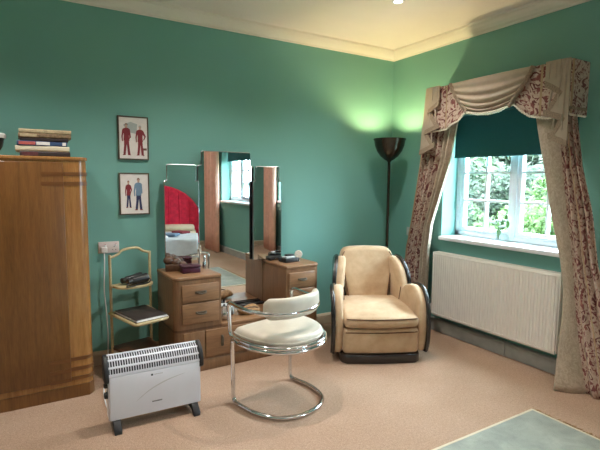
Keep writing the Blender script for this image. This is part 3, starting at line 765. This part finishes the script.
# back
bp = [(-.235, .36), (-.236, .70), (-.234, .765), (-.222, .805), (-.195, .832), (-.15, .842), (0, .846), (.15, .842), (.195, .832), (.222, .805), (.234, .765), (.236, .70), (.235, .36)]
lean = lambda x, y, z: (x*(.76+.27*min(1, max(0, (z-.38)/.38))), y+.09*(z-.4)/.4-.03*(abs(x)/.24)**2, z)
MB().prism(bp, 'y', .535, .66, .035, 4).warp(lean).out('backrest', 'tan_suede', ac, smooth=True)
for s_ in (-1, 1):
    MB().tube([lean(s_*p.x, .534, p.y) for p in spline([(.226, .40, 0), (.226, .60, 0), (.226, .72, 0), (.218, .775, 0), (.20, .806, 0)], 6)], .004, 6).out('back_piping', 'brown_piping', ac, smooth=True)
bo = [(-.27, .07), (-.27, .66), (-.20, .80), (.20, .80), (.27, .66), (.27, .07)]
MB().prism(bo, 'y', .70, .735, .01).warp(lambda x, y, z: (x, y+.06*(z-.07), z)).out('back_shell', 'black_lacquer', ac, smooth=True)
# seat base, cushion, plinth
def cush(hw, y0_, y1_, z0_, z1_, b, crown=0, bow=.03):
    m = MB().box(-hw, hw, y0_, y1_, z0_, z1_, b, 4)
    bmesh.ops.subdivide_edges(m.bm, edges=[e for e in m.bm.edges if e.calc_length() > .2], cuts=8, use_grid_fill=True)
    return m.warp(lambda x, y, z: (x, y-bow*(1-(x/hw)**2)*(1 if y < (y0_+y1_)/2 else 0), z+(crown*(1-(x/hw)**2)*(1-((y-(y0_+y1_)/2)/((y1_-y0_)/2))**2)+.045*(y-y0_)/(y1_-y0_) if z > (z0_+z1_)/2 else 0)))
cush(.306, .0, .60, .075, .276, .03, 0, .02).out('seat_base', 'tan_suede', ac, smooth=True)
cush(.302, -.012, .56, .288, .372, .036, .035, .035).out('seat_cushion', 'tan_suede', ac, smooth=True)
MB().tube([(x, -.008-.035*(1-(x/.302)**2), .362) for x in [(-.285+.57*k/16) for k in range(17)]], .0042, 6).out('cushion_piping', 'brown_piping', ac, smooth=True)
MB().tube([(x, .001-.021*(1-(x/.306)**2), .250) for x in [(-.29+.58*k/16) for k in range(17)]], .0042, 6).out('base_piping', 'brown_piping', ac, smooth=True)
pl = [(-.325, .08), (-.315, .02), (-.275, -.018), (0, -.034), (.275, -.018), (.315, .02), (.325, .08), (.30, .70), (-.30, .70)]
MB().prism(pl, 'z', 0, .072, .006).out('plinth', 'black_lacquer', ac, smooth=True)

# ================================================================== uplighter
LX, LY = -.318, -.322
lp = thing('floor_lamp', 'dark bronze uplighter floor lamp glowing in the corner', 'lamp', (LX, LY, 0))
MB().lathe([(0, 0), (.14, 0), (.145, .008), (.14, .018), (.10, .026), (.03, .032), (.016, .045), (0, .05)], 36).out('base', 'bronze', lp, smooth=True)
MB().lathe([(0, .03), (.0135, .03), (.0135, 1.66), (0, 1.66)], 16).out('pole', 'bronze', lp, smooth=True)
BS = .785
bowl = [(.0, 1.640), (.022, 1.642), (.030, 1.652), (.060, 1.664), (.110, 1.696), (.155, 1.745), (.182, 1.800), (.192, 1.848), (.200, 1.856), (.200, 1.866), (.186, 1.866)]
inn = [(.180, 1.80), (.150, 1.75), (.105, 1.704), (.055, 1.674), (0, 1.668)]
MB().lathe([(r*BS, z-.008) for r, z in bowl+inn], 48).out('bowl_shade', 'bronze', lp, smooth=True)
MB().ball((0, 0, 1.745), .028, (1, 1, 1.9)).out('bulb', 'bulb_warm', lp, smooth=True)      # the lit bulb deep in the bowl is the light source

# ================================================================== downlights in the ceiling
first = True
for gy in (-1.08, -3.30, -5.2):
    for gx in (-.95, -2.25, -3.75):
        vis = first; first = False
        t = thing('downlight', 'lit recessed ceiling downlight at the top edge of the photo' if vis else 'recessed ceiling downlight beyond the top of the photo', 'downlight', (gx, gy, zc), 0, 'ceiling downlights')
        MB().lathe([(.032, -.001), (.046, -.001), (.047, -.005), (.044, -.009), (.034, -.009), (.032, -.001)], 28).out('trim_ring', 'white_gloss', t, smooth=True)
        MB().lathe([(0, -.003), (.032, -.003), (.032, -.001), (0, -.001)], 24).out('lens', 'downlight_lens', t)
        L = bpy.data.lights.new('downlight', 'SPOT'); L.energy = DOWN_W*(1.45 if gy > -2 else .72); L.color = (1, .93, .86); L.spot_size = math.radians(128); L.spot_blend = 1.0; L.shadow_soft_size = .02
        lo = bpy.data.objects.new('downlight_beam', L); COL.objects.link(lo); lo.parent = t; lo.location = (0, 0, -.014)

# ================================================================== radiator, switch
rd = thing('radiator', 'long cream panel radiator with vertical flutes under the window', 'radiator', (-.07, -1.345, .18))
ya, yb, za, zb = -1.955, -.735, .178, .788
N = 46; pitch = (yb-ya-.03)/N; V, F = [], []
prof = []
for k in range(N):
    y = ya+.015+k*pitch
    for dy, dx in ((.0, 0), (.34, 0), (.46, .0045), (.88, .0045)): prof.append((y+dy*pitch, -.112-0*dx+dx))
prof.append((yb-.015, -.112))
rows = [(za, .014), (za+.006, .004), (za+.022, 0), (za+.03, 0), (zb-.03, 0), (zb-.022, 0), (zb-.006, .004), (zb, .014)]
for z, d in rows:
    fl_ = 0 if (z < za+.025 or z > zb-.025) else 1
    for y, x in prof: V.append((-.112+d+(x+.112)*fl_, y, z))
n = len(prof)
for j in range(len(rows)-1):
    for i in range(n-1): F.append((j*n+i, j*n+i+1, (j+1)*n+i+1, (j+1)*n+i))
mesh_obj('fluted_panel', V, F, 'radiator_enamel', rd, True)
box('rear_panel', (-.05, -.038, ya+.01, yb-.01, za+.01, zb-.01), 'radiator_enamel', rd, .003, True)
for yy in (ya, yb-.012): box('side_cover', (-.110, -.036, yy, yy+.012, za+.012, zb-.004), 'radiator_enamel', rd, .003, True)
m = MB()
for k in range(60): yk = ya+.02+k*(yb-ya-.04)/59; m.box(-.104, -.044, yk-.003, yk+.003, zb-.006, zb-.001)
m.box(-.108, -.100, ya+.01, yb-.01, zb-.008, zb); m.box(-.048, -.040, ya+.01, yb-.01, zb-.008, zb)
g = m.out('top_grille', 'radiator_enamel', rd, True); g['kind'] = 'stuff'
for yk in (ya+.2, yb-.2): box('wall_bracket', (-.04, -.001, yk-.015, yk+.015, za+.05, zb-.05), 'radiator_enamel', rd, 0, True)
MB().tube([(-.07, yb-.02, za+.03), (-.07, yb+.05, za+.03), (-.07, yb+.05, 0)], .0075, 8).out('feed_pipe', 'radiator_enamel', rd, True, True)
MB().lathe([(0, 0), (.018, 0), (.018, .05), (.012, .06), (0, .06)], 14, (-.07, yb+.05, za+.03)).out('valve', 'white_plastic', rd, True, True)
t = thing('switch_plate', 'small pale switch plate on the window wall beside the left curtain', 'switch', (0, -.322, .888))
box('face_plate', (-.01, 0, -.05, .05, 0, .086), 'print_pale', t, .003); box('rocker_switch', (-.015, -.009, -.012, .012, .03, .056), 'white_plastic', t, .002)

# ================================================================== blind, curtains, pelmet
bl = thing('roller_blind', 'dark teal roller blind half lowered in the nearer window', 'blind', (.12, -1.34, 1.67))
box('blind_cloth', (.118, .121, -1.925, -.755, 1.675, 2.06), 'blind_fabric', bl, 0, True)
MB().tube([(.12, -1.93, 2.07), (.12, -.75, 2.07)], .022, 14).out('roller', 'blind_fabric', bl, True, True)
MB().box(.112, .127, -1.928, -.752, 1.668, 1.685, .004).out('bottom_bar', 'blind_fabric', bl, True, True)

def plan_curtain(name, keys, s0, s1, nu, nv, mat, parent, ulen, ripple=0, nrip=6, ztop=2.05, zbot=.004):
    """keys: [(z, [(x,y),...])] plan polylines; the cloth runs s0..s1 of the polyline"""
    keys = sorted(keys, key=lambda k: k[0])
    def plan(z):
        for (a, A_), (b, B_) in zip(keys, keys[1:]):
            if z <= b: 
                t = max(0, (z-a)/(b-a)); return [(p[0]+(q[0]-p[0])*t, p[1]+(q[1]-p[1])*t) for p, q in zip(A_, B_)]
        return keys[-1][1]
    def fn(u, v):
        z = zbot+(ztop-zbot)*v; P_ = plan(z); sp = spline([(a, b, 0) for a, b in P_], 10); s = s0+(s1-s0)*u; k = s*(len(sp)-1); i = min(int(k), len(sp)-2); p = sp[i].lerp(sp[i+1], k-i)
        rp = ripple*math.sin(2*PI*nrip*s+1.3*math.sin(2.2*z))*(1-.25*v)
        return (p.x+rp, p.y+rp*.25, z)
    return sheet(name, fn, nu, nv, mat, parent, True, .004, lambda u, v: ((s0+(s1-s0)*u)*ulen, (ztop-zbot)*v))
def zig(ya_, yb_, n, x, amp, jit=0): 
    return [(x+amp*(1 if k % 2 else -1)*(1+.3*math.sin(k*2.1)), ya_+(yb_-ya_)*k/(n-1)) for k in range(n)]
# left curtain: floral outside, cream damask edge inside
lc = thing('curtain', 'left curtain, floral burgundy with cream edge, hanging behind the armchair', 'curtain', (-.13, -.55, 0), 0, 'curtains of the nearer window')
lk = []
for z, yo, yi in ((0, -.36, -.70), (.37, -.40, -.705), (.78, -.435, -.715), (1.05, -.49, -.745), (1.35, -.54, -.845), (1.65, -.585, -.945), (2.06, -.62, -1.02)):
    lk.append((z, zig(yo, yi, 13, -.135, .026+.006*(2-z))))
plan_curtain('curtain_cloth', lk, 0, .62, 90, 40, 'floral_fabric', lc, .95, ztop=2.08)
plan_curtain('cream_edge', lk, .62, 1, 50, 40, 'cream_damask', lc, .95, ztop=2.08)
rc = thing('curtain', 'right curtain, floral burgundy with cream edge flaring onto the carpet', 'curtain', (-.15, -2.1, 0), 0, 'curtains of the nearer window')
rk = []
def rkey(z, yi, yb_, yo, x=-.14, hem=0.):
    lin = [(x+.055-hem*.05, yi+.015+hem*.10), (x+.02-hem*.3, yi+hem*.09), (x-.015-hem*.9, yi+.0+hem*.01), (x-.02-hem*.75, (yi*2+yb_)/3), (x-.010-hem*.5, (yi+2*yb_)/3), (x+.012-hem*.12, yb_)]
    flo = [(x+(.017 if k % 2 else -.017)*(1+.3*math.sin(k*1.7))-hem*.15, yb_+(yo-yb_)*k/8) for k in range(1, 9)]
    return (z, lin+flo)
rk = [rkey(0, -2.055, -2.20, -2.46, -.15, .14), rkey(.25, -2.035, -2.14, -2.40, -.145, .085), rkey(.50, -2.02, -2.09, -2.33, -.14, .03), rkey(.70, -2.00, -2.06, -2.28, -.14, 0), rkey(.90, -1.965, -2.035, -2.22), rkey(1.26, -1.869, -1.972, -2.16), rkey(1.56, -1.805, -1.925, -2.075), rkey(1.83, -1.742, -1.885, -2.03), rkey(2.06, -1.70, -1.86, -1.99)]
plan_curtain('cream_edge', rk, 0, 5/13, 50, 44, 'cream_damask', rc, .95, ztop=2.08)
plan_curtain('curtain_cloth', rk, 5/13, 1, 90, 44, 'floral_fabric', rc, .95, ztop=2.08)

PX = -.205; PT = 2.282; PA, PB = -.70, -1.995
pm = thing('curtain_pelmet', 'floral fabric pelmet with draped cream swag and side tails above the window', 'pelmet', (-.1, -1.35, 1.9))
box('pelmet_board', (-.20, 0, PB, PA, PT-.02, PT), 'pale_wood', pm, .002, True)
scal = [(-2.0, 1.93), (-1.93, 1.905), (-1.84, 1.905), (-1.78, 1.915), (-1.70, 1.935), (-1.64, 1.975), (-1.575, 2.035), (-1.52, 2.03), (-1.46, 2.0), (-1.345, 1.99), (-1.24, 2.0), (-1.17, 2.02), (-1.115, 2.02), (-1.05, 1.965), (-.99, 1.945), (-.93, 1.905), (-.85, 1.90), (-.77, 1.90), (-.695, 1.91)]
def val(u, v):   # front and both returns in one run: return(.2) front(1.3) return(.2)
    tot = .2+(PA-PB)+.2; d = u*tot
    if d < .2: x, y = PX*(1-(1-d/.2)), PB
    elif d < .2+(PA-PB): x, y = PX, PB+(d-.2)
    else: x, y = PX*(1-(d-.2-(PA-PB))/.2), PA
    if d < .2: x = PX*d/.2
    zb_ = interp(scal, y) if .2 <= d <= .2+PA-PB else 1.915
    return (x+.004*math.sin(d*40), y, PT-(PT-zb_)*v)
sheet('valance', val, 170, 10, 'floral_fabric', pm, True, .008, lambda u, v: (u*1.7+.03, .36*v))
fr = [val(k/170, 1.0) for k in range(171)]
fr = [(p[0]-.008, p[1], p[2]-.004+.003*(-1)**i) for i, p in enumerate(fr)]
MB().tube(fr, .0075, 6).out('fringe', 'light_fringe', pm, True, True)
MB().tube([(p[0]-.004, p[1], p[2]+.045) for p in fr if p[1] < -1.995 + .001], .012, 6).out('braid', 'braid_trim', pm, True, True)
# swag
yc = -1.345
def swg(u, v):
    s = 2*u-1; half = .375-.185*v**1.3; y = yc+s*half
    z = PT+.002-.265*v-.055*(1-s*s)*math.sin(PI*min(1, v*1.05))**.8-.028*(1-s*s)*v
    x = PX-.016-.030*(1-s**4)*math.sin(PI*(v*.85+.1))-.016*math.sin(2*PI*5.2*v+.6*s)*(1-.55*abs(s))*min(1, 4*v)
    return (x, y, z)
sheet('swag', swg, 48, 70, 'swag_satin', pm, True, .004)
ed = [swg(k/40, 1.0) for k in range(41)]
MB().tube([(p[0]-.004, p[1], p[2]+.002*(-1)**i) for i, p in enumerate(ed)], .009, 6).out('swag_fringe', 'light_fringe', pm, True, True)
for u in (0, 1):
    e2 = [swg(u, k/20) for k in range(21)]
    MB().tube([(p[0]-.006, p[1], p[2]) for p in e2], .016, 6).out('swag_edge_braid', 'braid_trim', pm, True, True)
# tails: cascading folds with stepped, braided hems (s 0 at the inner edge, 1 at the outer edge; d = drop)
def tail(inner, outer, flare):
    layers = [(-.246, [(0, 0), (.64, 0), (.64, .235), (0, .170)], ((0, .170), (.64, .235))),
              (-.238, [(.30, 0), (.86, 0), (.80, .415), (-.03, .365), (.62, .20)], ((-.03, .365), (.80, .415))),
              (-.230, [(.50, 0), (1.0, 0), (1.02, .595), (.20, .530), (.76, .38)], ((.20, .530), (1.02, .595)))]
    for x, pts, (h0, h1) in layers:
        P_ = lambda p: (inner+(outer-inner)*(p[0]+flare*p[1]*p[0]), PT+.003-p[1])
        t_ = MB().prism([P_(p) for p in pts], 'y' if False else 'x', x, x+.007).out('tail', 'swag_satin', pm, True)
        w = .042
        q = [h0, h1, (h1[0], h1[1]-w), (h0[0]+.0, h0[1]-w)]
        MB().prism([P_(p) for p in q], 'x', x-.004, x+.0005).out('tail_trim', 'braid_trim', t_, True)
        # reversed edge of the fold
        if len(pts) == 5:
            a, b = pts[3], pts[4]
            MB().prism([P_(p) for p in (a, (a[0]+.16, a[1]+.008), (b[0]+.14, b[1]+.02), b)], 'x', x-.003, x+.0003).out('tail_trim', 'braid_trim', t_, True)
        # soft vertical pleat rolls down the cloth
        for f_ in (.25, .7):
            a = (pts[0][0]+(pts[1][0]-pts[0][0])*f_, .01); b = (h0[0]+(h1[0]-h0[0])*f_, min(h0[1], h1[1])-.05)
            ya_, za_ = P_(a); yb_, zb_ = P_(b); MB().tube([(x+.003, ya_, za_), (x+.001, (ya_+yb_)/2, (za_+zb_)/2), (x+.003, yb_, zb_)], .0075, 8).out('pleat', 'swag_satin', t_, True, True)
tail(-1.83, -1.995, 0); tail(-.865, -.695, .55)

# vase of white flowers on the sill
vz = WIN[0]['z0']+.032
vs = thing('flower_vase', 'small clear vase of white flowers on the window sill', 'vase', (.10, -1.275, vz))
MB().lathe([(0, 0), (.020, 0), (.024, .01), (.020, .05), (.024, .085), (.030, .10), (.027, .10), (.021, .085), (.017, .05), (.019, .012), (0, .01)], 20).out('vase_body', 'window_glass', vs, smooth=True)
random.seed(3)
for k in range(15):
    a = random.uniform(0, 2*PI); r = random.uniform(.02, .085); h = random.uniform(.13, .21); e = Vector((r*math.cos(a)*.6, r*math.sin(a)-.015, h))
    MB().tube([(0, 0, .02), (e.x*.3, e.y*.3, h*.6), tuple(e)], .0022, 5).out('stem', 'leaf_flower', vs, smooth=True)
    m = MB()
    if k < 9:
        for j in range(6): b = 2*PI*j/6+k; m.ball((e.x+.015*math.cos(b), e.y+.015*math.sin(b), e.z+.002*j % 2), .015, (1, 1, .6), 8, 6)
        m.out('blossom', 'petal_white', vs, smooth=True)
    else:
        m.ball(tuple(e), .026, (.35, .6, 1.3), 8, 6); m.out('leaf', 'leaf_flower', vs, smooth=True)

# ================================================================== rug
rg = thing('rug', 'grey green wool rug with pale fringe in the foreground', 'rug', (-.70, -2.15, 0))
RX1, RY1, RX0, RY0 = -.70, -2.152, -2.6, -3.5
box('pile', (RX0, RX1, RY0, RY1, .0, .012), 'rug_wool', rg, .004, True)
box('border', (RX0, RX1+.002, RY1-.012, RY1+.004, .0, .0135), 'cream_sheet', rg, .003, True)
box('border', (RX1-.010, RX1+.005, RY0, RY1, .0, .0135), 'cream_sheet', rg, .003, True)
m = MB(); random.seed(5); y = RY1
while y > RY0:
    dx = random.uniform(.02, .05); m.tube([(RX1, y, .008), (RX1+dx*.5, y+random.uniform(-.01, .01), .007), (RX1+dx, y+random.uniform(-.02, .02), .003)], .0026, 5); y -= random.uniform(.006, .02)
g = m.out('fringe', 'straw', rg, True); g['kind'] = 'stuff'

# ================================================================== the rest of the room, seen in the mirrors
w2 = WIN[1]
t = thing('roller_blind', 'dark teal blind of the further window, seen only in the mirror', 'blind', (.12, -4.33, 1.8))
box('blind_cloth', (.118, .121, w2['y0']+.02, w2['y1']-.02, 1.80, 2.17), 'blind_fabric', t, 0, True); MB().tube([(.12, w2['y0']+.02, 2.17), (.12, w2['y1']-.02, 2.17)], .02, 12).out('roller', 'blind_fabric', t, True, True)
for (a, b, lab) in ((-5.74, -4.98, 'long pinkish curtain of the further window, reflected in the mirrors'), (-3.42, -2.95, 'pinkish curtain on the near side of the further window')):
    t = thing('curtain', lab, 'curtain', (-.13, (a+b)/2, 0), 0, 'curtains of the further window')
    def f(u, v, a=a, b=b): 
        s = u; return (-.12+.05*math.sin(2*PI*5*s)+.012*math.sin(2*PI*11*s+1), a+(b-a)*(s if v > .0 else s), .005+2.35*v)
    sheet('curtain_cloth', f, 90, 6, 'pink_curtain', t, True, .004)
    MB().tube([(-.12, a-.03, 2.36), (-.12, b+.03, 2.36)], .013, 10).out('curtain_rail', 'brown_carved', t, True, True)
# bed
bd = thing('bed', 'bed with rounded red quilted headboard, reflected in the left wing mirror', 'bed', (-2.1, -5.4, 0))
BX = -2.92
hp = [(BX-.86, .15)] + [(BX+.86*math.cos(PI-PI*k/20), .50+.82*math.sin(PI*k/20)) for k in range(21)] + [(BX+.86, .15)]
MB().prism(hp[::-1], 'y', y0+.03, y0+.13, .03, 3).out('headboard', 'quilt_red', bd, True, True)
for k in range(-3, 4):
    xk = BX+k*.2; h = .50+.80*math.sqrt(max(0, 1-(k*.2/.86)**2))
    MB().tube([(xk, y0+.125, .45), (xk, y0+.133, .5), (xk, y0+.133, h-.06), (xk, y0+.125, h-.02)], .010, 6).out('headboard_channel', 'quilt_red', bd, True, True)
MB().box(BX-.72, BX+.72, y0+.13, y0+1.95, .06, .26, .02).out('divan_base', 'cream_sheet', bd, True, True)
MB().box(BX-.72, BX+.72, y0+.13, y0+1.95, .26, .44, .05, 3).out('mattress', 'cream_sheet', bd, True, True)
for sx in (-.36, .36): MB().box(BX+sx-.33, BX+sx+.33, y0+.16, y0+.55, .44, .545, .05, 4).out('pillow', 'cream_sheet', bd, True, True)
def thr(u, v):
    x = BX-.745+1.49*u; L_ = 1.25*v
    w = .010*math.sin(11*u+3*v)+.012*math.sin(17*v+4*u)
    if L_ < .95: return (x, y0+1.03+L_, .462+w)
    return (x, y0+1.985+.02*math.sin(14*u), .462-(L_-.95))
sheet('throw', thr, 40, 40, 'grey_cloth', bd, True, .02)
for k, (px_, py_, mm) in enumerate(((-.1, 1.35, 'paper_white'), (.28, 1.55, 'print_blue'), (.45, 1.2, 'print_red'), (.12, 1.8, 'paper_white'))):
    MB().box(BX+px_-.14, BX+px_+.14, y0+py_-.1, y0+py_+.1, .478, .515, .015, 3).rot(.4*k, 'Z', (BX+px_, y0+py_, .5)).out('folded_blanket', mm, bd, True, True)
cb = thing('cupboard', 'tall brown wooden cupboard against the far wall, seen in the left wing mirror', 'cupboard', (-1.75, y0+.25, 0))
box('carcass', (-2.02, -1.45, y0+.02, y0+.42, .06, 1.36), 'wardrobe_veneer', cb, .02, True); box('plinth', (-2.0, -1.48, y0+.03, y0+.39, 0, .06), 'wardrobe_inlay', cb, 0, True)
for a, b in ((-2.0, -1.74), (-1.735, -1.47)):
    d = box('door', (a, b, y0+.42, y0+.434, .09, 1.33), 'wardrobe_edge', cb, .004, True); kx = b-.03 if a < -1.9 else a+.03
    MB().ball((kx, y0+.446, .75), .014).out('knob', 'silver_metal', d, True, True)

# ================================================================== garden beyond the window
def foliage(name, label, loc, rad, n, mat, size, trunk=True, seed=0):
    random.seed(seed); t = thing(name, label, 'tree' if 'tree' in name else 'shrub', (loc[0], loc[1], -.7), 0, 'garden planting outside the window')
    V, F = [], []; cz = loc[2]
    clumps = [(random.gauss(0, .45), random.gauss(0, .45), random.gauss(0, .45)) for _ in range(26)]
    for i in range(n):
        c = random.choice(clumps); p = Vector((c[0]+random.gauss(0, .2), c[1]+random.gauss(0, .2), c[2]+random.gauss(0, .2)))
        if p.length > 1.15: p *= 1.1/p.length
        p = Vector((p.x*rad[0]+loc[0], p.y*rad[1]+loc[1], p.z*rad[2]+cz))
        a = Vector((random.gauss(0, 1), random.gauss(0, 1), random.gauss(0, 1))).normalized(); b = a.orthogonal().normalized(); s = size*random.uniform(.6, 1.4)
        k = len(V); V += [tuple(p-a*s), tuple(p+b*s*.45), tuple(p+a*s), tuple(p-b*s*.45)]; F.append((k, k+1, k+2, k+3))
    o = mesh_obj('leaves', V, F, mat, t, True); o['kind'] = 'stuff'
    m = MB(); m.tube(spline([(loc[0], loc[1], -.72), (loc[0]+.05, loc[1]-.04, cz*.4), (loc[0], loc[1]+.08, cz)], 5), [.07-.004*k for k in range(11)], 8)
    for k in range(9):
        a = random.uniform(0, 2*PI); e = Vector((loc[0]+rad[0]*.7*math.cos(a), loc[1]+rad[1]*.7*math.sin(a), cz+random.uniform(-.2, .7)*rad[2]))
        s0_ = Vector((loc[0], loc[1]+.04, cz*random.uniform(.3, .8))); m.tube([s0_, s0_.lerp(e, .5)+Vector((0, 0, .1)), e], [.03, .02, .008], 6)
    m.out('trunk', 'bark', t, True, True)
foliage('garden_shrub', 'bright yellow green shrub outside, behind the right casement', (3.3, .15, .55), (.9, 1.0, .85), 9000, 'leaf_bright', .055, seed=1)
foliage('garden_tree', 'grey green airy tree outside, behind the middle of the window', (6.2, 2.4, 1.15), (1.3, 1.5, 1.1), 12000, 'leaf_dull', .075, seed=2)
foliage('garden_shrub', 'mid green shrub outside, behind the left casement', (3.5, 2.75, .45), (.9, 1.0, .8), 9000, 'leaf_mid', .055, seed=3)
foliage('garden_tree', 'tall dull green tree outside, furthest from the house on the left', (7.2, 6.2, 1.4), (1.9, 1.9, 1.3), 13000, 'leaf_mid', .10, seed=4)
foliage('garden_tree', 'pale green tree outside, behind the upper right panes', (7.3, -2.7, 1.3), (1.7, 1.7, 1.2), 12000, 'leaf_dull', .09, seed=6)
foliage('garden_shrub', 'bushy green shrub outside the further window, seen in the mirror', (6.5, -8.0, .3), (1.2, 1.4, .8), 8000, 'leaf_mid', .06, seed=8)

def hedge():
    random.seed(21); t = thing('garden_hedge', 'tall dense dark hedge closing the garden behind the trees', 'hedge', (10.5, 4, -.7))
    V, F = [], []
    for i in range(42000):
        p = Vector((10.5+random.gauss(0, .35), random.uniform(-9, 17), random.uniform(-.7, 3.1+.35*math.sin(i*.37))))
        a = Vector((random.gauss(0, 1), random.gauss(0, 1), random.gauss(0, 1))).normalized(); b = a.orthogonal().normalized(); s_ = .17*random.uniform(.6, 1.4); k = len(V)
        V.extend([tuple(p-a*s_), tuple(p+b*s_*.5), tuple(p+a*s_), tuple(p-b*s_*.5)]); F.append((k, k+1, k+2, k+3))
    o = mesh_obj('leaves', V, F, 'leaf_dull', t, True); o['kind'] = 'stuff'
    for k in range(12): MB().tube([(10.5, -8+2.1*k, -.72), (10.55, -7.9+2.1*k, 1.0), (10.5, -8+2.1*k, 2.6)], [.07, .05, .02], 6).out('trunk', 'bark', t, True, True)
hedge()
